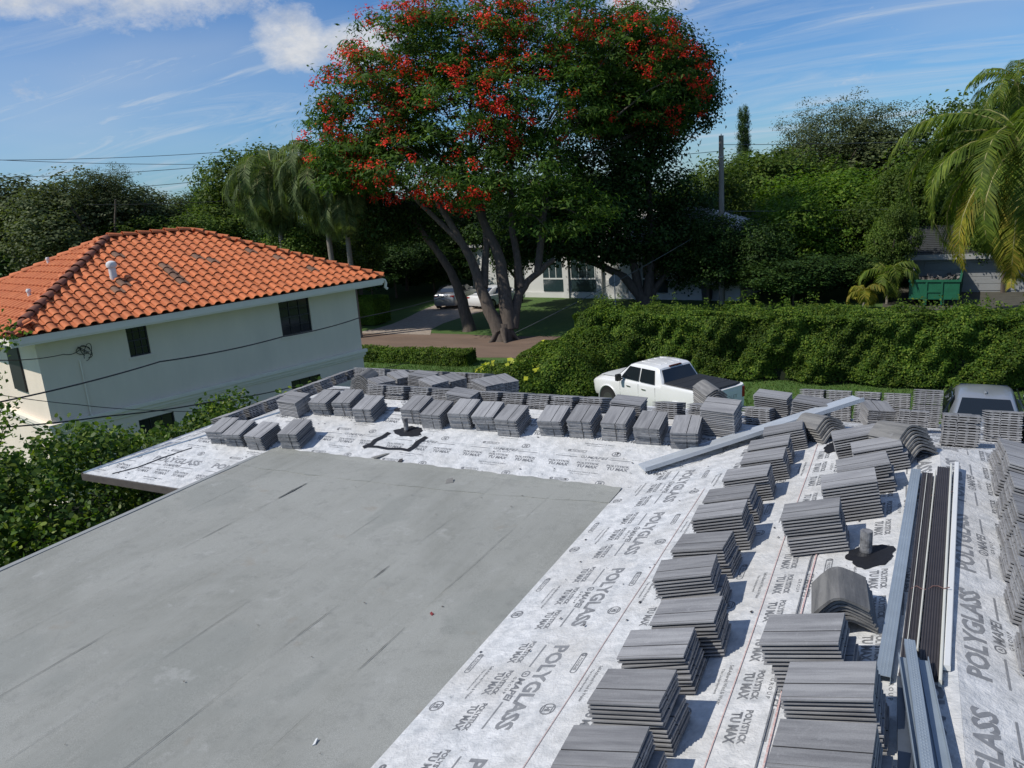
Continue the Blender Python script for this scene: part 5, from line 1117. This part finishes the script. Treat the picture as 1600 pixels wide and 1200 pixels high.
# garage building at the right
gg = thing('grey_garage', 'grey garage with dark shingled roof behind the green dumpster', 'garage')
gw_m = mat('grey_siding', (.30, .31, .31), .85, var=.1); gx0, gx1, gy = .2, 9.5, 53.6
b = MB(); b.box(gx0, gx1, gy, gy + 7, 0, 2.3); b.build('wall', gw_m, gg)
for k in range(5): b = MB(); b.box(gx0 + .6, gx0 + 5.6, gy - .03, gy - .003, .1 + k * .42, .5 + k * .42); b.build('door_panel', gw_m, gg, bevel=.01)
b = MB(); b.box(gx0 - .5, gx1 + .5, gy - .6, gy - .55, 2.05, 2.37); b.build('fascia', mat('garage_fascia', (.36, .36, .35), .8), gg)
b = MB(); b.add([(gx0 - .5, gy - .6, 2.36), (gx1 + .5, gy - .6, 2.36), (gx1 + .5, gy + 7.6, 2.36), (gx0 - .5, gy + 7.6, 2.36), (gx0 - .5, gy + 3.6, 3.8), (gx1 + .5, gy + 3.6, 3.8)], [(0, 1, 5, 4), (1, 2, 5), (2, 3, 4, 5), (3, 0, 4), (0, 3, 2, 1)]); rf = b.build('roof', mat('dark_shingle', (.055, .06, .062), .9, var=.3), gg)
for k in range(16):
    f_ = k / 16; b = MB(); y = gy - .6 + 4.2 * f_; z = 2.38 + 1.44 * f_; b.box(gx0 - .55, gx1 + .55, y, y + .20, z, z + .05); b.build('shingle_course', MATS['dark_shingle'], rf)

# dumpster
dm = mat('green_paint', (.012, .13, .065), .5, var=.3, vscale=3); dmd = mat('green_paint_dark', (.012, .06, .035), .6, var=.3)
dc = thing('dumpster', 'open green roll-off dumpster full of debris behind the hedge', 'dumpster', (1.25, 48.2, 0), math.radians(-4))
b = MB(); w, l, h0, h1 = 1.22, 6.0, .45, 1.42
b.box(-w, -w + .06, 0, l, h0, h1); b.build('side_wall', dm, dc); b = MB(); b.box(w - .06, w, 0, l, h0, h1); b.build('side_wall', dm, dc)
b = MB(); b.box(-w + .061, w - .061, 0, .06, h0, h1); b.build('front_wall', dm, dc); b = MB(); b.box(-w + .061, w - .061, l - .06, l, h0, h1); b.build('back_wall', dm, dc)
b = MB(); b.box(-w, w, 0, l, h0 - .06, h0 - .002); b.build('floor', dm, dc)
for nm, a in (('rim', (-w - .06, w + .06, -.07, .0, h1 - .06, h1 + .06)), ('rim', (-w - .06, -w, .002, l, h1 - .06, h1 + .06)), ('rim', (w, w + .06, .002, l, h1 - .06, h1 + .06))): b = MB(); b.box(*a); b.build(nm, dm, dc)
for x in (-.42, .34): b = MB(); b.box(x, x + .09, -.06, -.002, h0 - .35, h1 - .062); b.build('post', dm, dc)
b = MB(); b.box(-.32, .335, -.05, -.003, .78, .86); b.build('crossbar', dm, dc)
for y in np.arange(.5, l, .7):
    for sx in (-1, 1): b = MB(); b.box(sx * (w + .03) - .03, sx * (w + .03) + .03, y, y + .09, h0, h1 - .062); b.build('rib', dmd, dc)
for x in (-.5, .42): b = MB(); b.box(x, x + .1, 0, l, .0, h0 - .061); b.build('skid', dmd, dc)
r_ = random.Random(4); db = MB()
for k in range(120):
    x, y = r_.uniform(-1.0, 1.0), r_.uniform(.2, 5.7); z = .9 + .35 * math.sin(y) * .5 + r_.uniform(0, .25); R = Matrix.Translation((x, y, z)) @ Matrix.Rotation(r_.uniform(0, 6), 4, Vector((r_.random(), r_.random(), r_.random())).normalized()); s = r_.uniform(.08, .3); db.box(-s, s, -s * .5, s * .5, -.02, .02, R)
db.box(-1.1, 1.1, .1, 5.8, .5, .85)
o = db.build('debris', mat('debris', (.22, .2, .18), .9, col2=(.06, .055, .05), vscale=2)); o.location = dc.location; o.rotation_euler = dc.rotation_euler; tag(o, 'broken boards and rubble heaped inside the green dumpster', 'debris', kind='stuff')
# road sign from behind
sp_ = at(962, 488, 48.6); sg = thing('road_sign', 'back of an octagonal road sign on a metal post before the white house', 'road sign', (sp_[0], sp_[1], 0), math.radians(20))
b = MB(); b.tube([(0, 0, 0), (0, 0, 2.35)], .035, 6); b.build('post', galv_m, sg)
b = MB(); pr = [(.38 * math.cos(PI / 8 + k * PI / 4), 1.95 + .38 * math.sin(PI / 8 + k * PI / 4)) for k in range(8)]; b.prism(pr, .04, .05); b.build('plate', mat('sign_back', (.22, .24, .25), .5, metal=.3), sg)
b_ = at(1105, 476, 50); bn_ = thing('rubbish_bin', 'dark wheeled bin standing beside the utility pole', 'bin', (b_[0], b_[1], 0)); b = MB(); b.prism([(-.25, .1), (.25, .1), (.32, 1.0), (-.32, 1.0)], -.3, .3); b.build('bin_body', mat('bin_plastic', (.012, .014, .016), .5), bn_); b = MB(); b.box(-.35, .35, -.34, .34, 1.002, 1.07); b.build('lid', MATS['bin_plastic'], bn_)

# ================================================================== VEHICLES
tyre_m = mat('tyre', (.018, .018, .018), .85); rim_m = mat('rim', (.20, .20, .21), .35, metal=.8); cargl_m = mat('car_glass', (.010, .014, .018), .05, spec=.8)
def wheel(x, y, r, w, parent, sgn):
    b = MB(); n = 22; prof = [(-.5, .80), (-.5, .93), (-.38, 1.0), (.38, 1.0), (.5, .93), (.5, .80)]
    vs = []; fs = []
    for k in range(n):
        a = 2 * PI * k / n; vs += [(x + r * q * math.cos(a), y + w * p, r + r * q * math.sin(a)) for p, q in prof]
    m = len(prof)
    for k in range(n):
        for j in range(m - 1): a, c = k * m + j, ((k + 1) % n) * m + j; fs.append((a, c, c + 1, a + 1))
    b.add(vs, fs); t = b.build('wheel', tyre_m, parent, smooth=40)
    b = MB(); b.tube([(x, y - w * .42, r), (x, y + w * .42, r)], r * .80, 18); rr = b.build('rim', rim_m, t, smooth=30)
    b = MB()
    yo = y + sgn * w * .43
    for k in range(6):
        a = 2 * PI * k / 6; R = Matrix.Translation((x, yo, r)) @ Matrix.Rotation(-a, 4, 'Y'); b.box(-.03, .03, -.008, .012, .05, r * .76, R)
    b.build('spoke', mat('spoke', (.35, .35, .36), .3, metal=.9), t)
def loft(stations, m, name, parent, smooth=38, top=True):
    """stations: (x, [(y,z)...]) half sections from sill to centre line, mirrored"""
    b = MB(); n = len(stations[0][1]); full = []
    for x, pr in stations:
        full += [(x, y, z) for y, z in pr] + [(x, -y, z) for y, z in pr[::-1]]
    m2 = 2 * n; fs = []
    for i in range(len(stations) - 1):
        for j in range(m2 - 1): a, c = i * m2 + j, (i + 1) * m2 + j; fs.append((a, a + 1, c + 1, c))
        fs.append((i * m2 + m2 - 1, i * m2, (i + 1) * m2, (i + 1) * m2 + m2 - 1))
    fs += [tuple(range(m2)), tuple(range((len(stations) - 1) * m2, len(stations) * m2))[::-1]]
    b.add(full, fs); o = b.build(name, m, parent, smooth=smooth); return o
def panel(pts, m, name, parent, off=.006, th=.012, ctr=(2.7, 0, 1.1)):
    """flat pane lying on a surface, pushed out a little along its normal, with thickness"""
    P = [Vector(p) for p in pts]; nrm = (P[1] - P[0]).cross(P[2] - P[0]).normalized(); n = len(P)
    if nrm.dot(sum(P, Vector()) / n - Vector(ctr)) < 0: P = P[::-1]; nrm = -nrm
    b = MB(); b.add([p + nrm * off for p in P] + [p - nrm * th for p in P], [tuple(range(n))] + [(i, n + i, n + (i + 1) % n, (i + 1) % n) for i in range(n)]); return b.build(name, m, parent)
# white crew-cab pickup; x forward, y left
wp_m = mat('white_car_paint', (.74, .745, .74), .28, var=.02, coat=.5)
hd = math.radians(-61); f2 = np.array([math.sin(hd), math.cos(hd)]); RRp = np.array([-4.48, 24.40]); lft = np.array([-math.cos(hd), math.sin(hd)])
o2 = RRp + lft * 0.97
pk = thing('pickup_truck', 'white crew cab pickup with black folding bed cover behind the tile stacks', 'pickup truck', (o2[0], o2[1], 0), math.atan2(f2[1], f2[0])); pk.scale = (.93, .95, .97)
def sec(hw, z0, zb, zt, crown=.02, tuck=.06): return [(hw * .93, z0), (hw * .985, z0 + .12), (hw, (z0 + zb) / 2), (hw * .992, zb - .10), (hw * .975, zb - .03), (hw * .95, zb), (hw * .6, zt - crown * .3), (0, zt)]
st = []
for x, hw, z0, zb, zt in [(.02, .97, .62, 1.40, 1.38), (.08, 1.0, .50, 1.44, 1.40), (1.0, 1.01, .48, 1.44, 1.40), (1.98, 1.01, .47, 1.43, 1.40), (2.02, 1.01, .47, 1.34, 1.34), (3.2, 1.01, .46, 1.31, 1.31), (4.0, 1.01, .46, 1.27, 1.32), (4.5, 1.01, .48, 1.22, 1.32), (5.2, .99, .52, 1.16, 1.27), (5.62, .95, .50, 1.10, 1.20), (5.78, .88, .48, 1.03, 1.08), (5.84, .80, .55, .85, .90)]: st.append((x, sec(hw, z0, zb, zt)))
loft(st, wp_m, 'body', pk)
hood = MB(); hood.add([(4.15, -.82, 1.325), (4.15, .82, 1.325), (5.45, .76, 1.245), (5.45, -.76, 1.245), (4.2, -.45, 1.36), (4.2, .45, 1.36), (5.4, .42, 1.285), (5.4, -.42, 1.285)], [(0, 4, 7, 3), (4, 5, 6, 7), (5, 1, 2, 6), (0, 1, 5, 4), (3, 7, 6, 2)]); hood.build('hood', wp_m, pk, smooth=30)
def cabs(hw, z0, z1, hw1): return [(hw, z0), (hw * .985, z0 + .05), (hw1 + .02, z1 - .07), (hw1 - .03, z1 - .015), (hw1 * .7, z1 + .01), (0, z1 + .02)]
loft([(1.99, cabs(.95, 1.25, 1.34, .93)), (2.08, cabs(.95, 1.25, 1.55, .86)), (2.30, cabs(.95, 1.25, 1.87, .78)), (2.42, cabs(.95, 1.25, 1.92, .765)), (3.0, cabs(.95, 1.25, 1.94, .765)), (3.55, cabs(.95, 1.25, 1.92, .76)), (3.75, cabs(.95, 1.25, 1.86, .77)), (4.38, cabs(.93, 1.25, 1.38, .88)), (4.45, cabs(.92, 1.25, 1.33, .89))], wp_m, 'cab', pk, smooth=32)
panel([(2.01, .80, 1.40), (2.26, .67, 1.82), (2.26, -.67, 1.82), (2.01, -.80, 1.40)], cargl_m, 'rear_window', pk, .03, .005)
panel([(4.36, .78, 1.40), (4.36, -.78, 1.40), (3.79, -.66, 1.84), (3.79, .66, 1.84)], cargl_m, 'windshield', pk, .03, .005)
for s in (1, -1):
    for nm, q4 in (('side_window', [(2.36, .935, 1.35), (3.10, .935, 1.35), (3.10, .80, 1.80), (2.46, .79, 1.80)]), ('side_window', [(3.18, .935, 1.35), (4.10, .93, 1.36), (3.72, .80, 1.80), (3.18, .80, 1.80)])):
        pts = [(x, y * s, z) for x, y, z in q4]; pts = pts if s < 0 else pts[::-1]
        pts = pts[::-1] if s > 0 else pts[::-1]
        P = [Vector(p) for p in pts]; nrm = (P[1] - P[0]).cross(P[2] - P[0])
        if nrm.y * s < 0: pts = pts[::-1]
        panel(pts, cargl_m, nm, pk, .032, .004)
    for x in (2.75, 3.55): b = MB(); b.box(x, x + .2, s * 1.012 - .012, s * 1.012 + .018, 1.10, 1.14); b.build('door_handle', mat('chrome', (.6, .6, .6), .2, metal=.9), pk)
    for x in (2.28, 3.14, 4.12): b = MB(); b.box(x, x + .008, s * 1.006 - .004, s * 1.006 + .003, .56, 1.27); b.build('door_seam', mat('seam', (.10, .10, .10), .8), pk)
    mr = MB(); mr.box(3.95, 4.10, s * 1.16 - .10, s * 1.16 + .10, 1.28, 1.52); mr.box(4.0, 4.06, s * 1.03 - .08, s * 1.03 + .08, 1.30, 1.36); mr.build('side_mirror', mat('black_plastic', (.015, .015, .016), .5), pk, bevel=.02)
    for xw in (1.25, 4.80):
        wheel(xw, s * .885, .41, .27, pk, s)
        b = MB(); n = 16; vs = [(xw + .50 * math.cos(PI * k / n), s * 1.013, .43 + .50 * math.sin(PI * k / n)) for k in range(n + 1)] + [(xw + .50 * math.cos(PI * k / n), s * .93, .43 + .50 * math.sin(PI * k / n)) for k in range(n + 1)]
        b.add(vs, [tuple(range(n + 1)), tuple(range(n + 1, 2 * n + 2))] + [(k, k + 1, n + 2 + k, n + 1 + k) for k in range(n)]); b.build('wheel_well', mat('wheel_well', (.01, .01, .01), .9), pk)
        b = MB(); b.tube([(xw + .53 * math.cos(PI * k / n), s * 1.005, .43 + .53 * math.sin(PI * k / n)) for k in range(n + 1)], .035, 6); b.build('arch_lip', wp_m, pk, smooth=60)
        wh2 = MB(); wh2.tube([(xw, s * 1.016, .41), (xw, s * 1.022, .41)], .40, 20); wh2.build('wheel_face', tyre_m, pk); wh3 = MB(); wh3.tube([(xw, s * 1.0225, .41), (xw, s * 1.030, .41)], .29, 16); wh3.build('hubcap', rim_m, pk)
    b = MB(); b.box(-.01, .06, s * .90 - .07, s * .90 + .07, .98, 1.34); b.build('tail_light', mat('tail_lamp', (.30, .012, .012), .25), pk, bevel=.015)
    b = MB(); b.box(5.60, 5.80, s * .80 - .10, s * .80 + .08, .86, 1.0); b.build('headlight', mat('headlamp', (.55, .57, .6), .15), pk, bevel=.02)
V2, T2 = text2d('CHEVROLET', .03); V3 = np.stack([np.full(len(V2), -.0215), (.5 - V2[:, 0]) * 1.15, 1.02 + V2[:, 1] * .13], 1); o = np_mesh('tailgate_lettering', V3, T2[:, ::-1], mat('relief_shade', (.42, .42, .42), .4), pk); o['kind'] = 'stuff'  # flat letters; the shading of stamped relief is put into a greyer colour
bc = mat('bed_cover', (.022, .024, .028), .6, var=.2)
for k in range(4): b = MB(); b.box(.10 + k * .465, .10 + k * .465 + .455, -.86, .86, 1.435, 1.475); b.build('bed_cover_panel', bc, pk, bevel=.01)
b = MB(); b.box(-.012, .022, -.82, .82, .72, 1.40); b.box(-.02, -.011, -.70, .70, .85, 1.30); b.build('tailgate', wp_m, pk, bevel=.012)
b = MB(); b.box(-.12, .02, -.96, .96, .46, .66); b.build('rear_bumper', mat('chrome_bumper', (.5, .5, .5), .25, metal=.9), pk, bevel=.03)
b = MB(); b.box(2.24, 2.31, -.28, .28, 1.885, 1.925); b.build('brake_light', mat('dark_red', (.10, .012, .012), .3), pk)
for y in (-.45, -.15, .15, .45): b = MB(); b.box(2.5, 3.5, y - .012, y + .012, 1.935, 1.952); b.build('roof_rib', wp_m, pk)

def small_car(name, label, cat, x, y, rz, paint, L=4.6, Wd=.90, Hh=1.44, suv=False, scale=1, seats=False):
    t = thing(name, label, cat, (x, y, 0), rz); t.scale = (scale,) * 3; hw = Wd
    def s2(hw, z0, zb, zt): return [(hw * .90, z0), (hw * .98, z0 + .12), (hw, (z0 + zb) / 2), (hw * .97, zb - .04), (hw * .90, zb), (hw * .5, zt - .006), (0, zt)]
    d = .12 if suv else 0
    loft([(0, s2(hw * .80, .42, .80 + d, .86 + d)), (.10, s2(hw * .93, .26, .92 + d, .98 + d)), (.5, s2(hw, .22, .97 + d, 1.04 + d)), (1.2, s2(hw, .20, .95 + d, 1.03 + d)), (2.6, s2(hw, .20, .92 + d, 1.0 + d)), (3.5, s2(hw, .20, .86 + d, .95 + d)), (4.25, s2(hw * .95, .22, .74 + d, .82 + d)), (4.52, s2(hw * .80, .26, .62 + d, .68 + d)), (4.6, s2(hw * .7, .34, .5 + d, .55 + d))], paint, 'body', t)
    def g2(hw0, hw1, z1): return [(hw0, .88 + d), (hw0 * .99, .95 + d), (hw1 + .02, z1 - .06), (hw1 - .05, z1 - .012), (hw1 * .6, z1 + .012), (0, z1 + .02)]
    xr = .25 if suv else .55
    loft([(xr, g2(hw * .86, hw * .80, 1.02 + d)), (xr + .75, g2(hw * .90, hw * .67, Hh - .07)), (xr + 1.15, g2(hw * .90, hw * .66, Hh)), (xr + 1.75, g2(hw * .90, hw * .67, Hh + .005)), (2.75, g2(hw * .90, hw * .68, Hh - .06)), (3.55, g2(hw * .86, hw * .82, .97 + d))], paint, 'cabin', t, smooth=34)
    panel([(xr + .10, hw * .70, 1.06 + d), (xr + .78, hw * .57, Hh - .075), (xr + .78, -hw * .57, Hh - .075), (xr + .10, -hw * .70, 1.06 + d)], cargl_m, 'rear_window', t, .035, .004, (2, 0, .9))
    panel([(3.42, hw * .70, 1.02 + d), (3.42, -hw * .70, 1.02 + d), (2.82, -hw * .60, Hh - .09), (2.82, hw * .60, Hh - .09)], cargl_m, 'windshield', t, .035, .004)
    for s in (1, -1):
        for q4 in ([(xr + .60, .895, .99), (2.02, .90, .97), (1.98, .72, 1.36), (xr + .98, .71, 1.34)], [(2.08, .90, .97), (3.2, .87, .96), (2.72, .72, 1.33), (2.06, .72, 1.36)]):
            pts = [(a, s * q * hw / .9, z + d) for a, q, z in q4]; P = [Vector(p) for p in pts]
            if (P[1] - P[0]).cross(P[2] - P[0]).y * s < 0: pts = pts[::-1]
            panel(pts, cargl_m, 'side_window', t, .03, .004)
        for xw in (.85, 3.70):
            wheel(xw, s * (hw - .10), .33, .21, t, s); b = MB(); b.tube([(xw, s * (hw + .001), .33), (xw, s * (hw + .012), .33)], .36, 18); b.build('wheel_face', tyre_m, t); b = MB(); b.tube([(xw, s * (hw + .0125), .33), (xw, s * (hw + .02), .33)], .24, 16); b.build('hubcap', rim_m, t)
        mr = MB(); mr.box(2.85, 3.0, s * (hw + .10) - .09, s * (hw + .10) + .09, .98 + d, 1.12 + d); mr.build('side_mirror', paint, t, bevel=.025)
        b = MB(); b.box(.0, .14, s * hw * .68 - .16, s * hw * .68 + .14, .74 + d, .88 + d); b.build('tail_light', MATS['tail_lamp'], t, bevel=.02)
        b = MB(); b.box(2.04, 2.048, s * hw * 1.0 - .004, s * hw * 1.0 + .004, .35, .9); b.build('door_seam', MATS['seam'], t)
    if seats:
        for yy in (-.42, 0, .42): b = MB(); b.box(xr + .55, xr + .62, yy - .12, yy + .12, 1.0, 1.18); b.build('headrest', mat('headrest', (.35, .35, .35), .8), t, bevel=.03)
        b = MB(); b.box(xr + 1.02, xr + 1.2, -.03, .03, Hh + .012, Hh + .06); b.build('roof_antenna', paint, t, bevel=.015)
    return t
gp = mat('grey_car_paint', (.36, .385, .42), .30, metal=.5, var=.03, coat=.5); sp = mat('silver_car_paint', (.36, .37, .38), .3, metal=.5, coat=.4)
small_car('sedan', 'grey sedan seen from behind beyond the roof edge at the right', 'car', 1.95, 22.0, math.radians(88), gp, scale=1.08, seats=True)
small_car('parked_suv', 'silver car parked on the gravel drive behind the leaning trunk', 'car', -29.4, 46.2, math.radians(98), sp, suv=True)
small_car('parked_car', 'white car parked on the gravel drive by the flame tree trunk', 'car', -26.9, 46.2, math.radians(74), wp_m)
SC.render.engine = 'CYCLES'
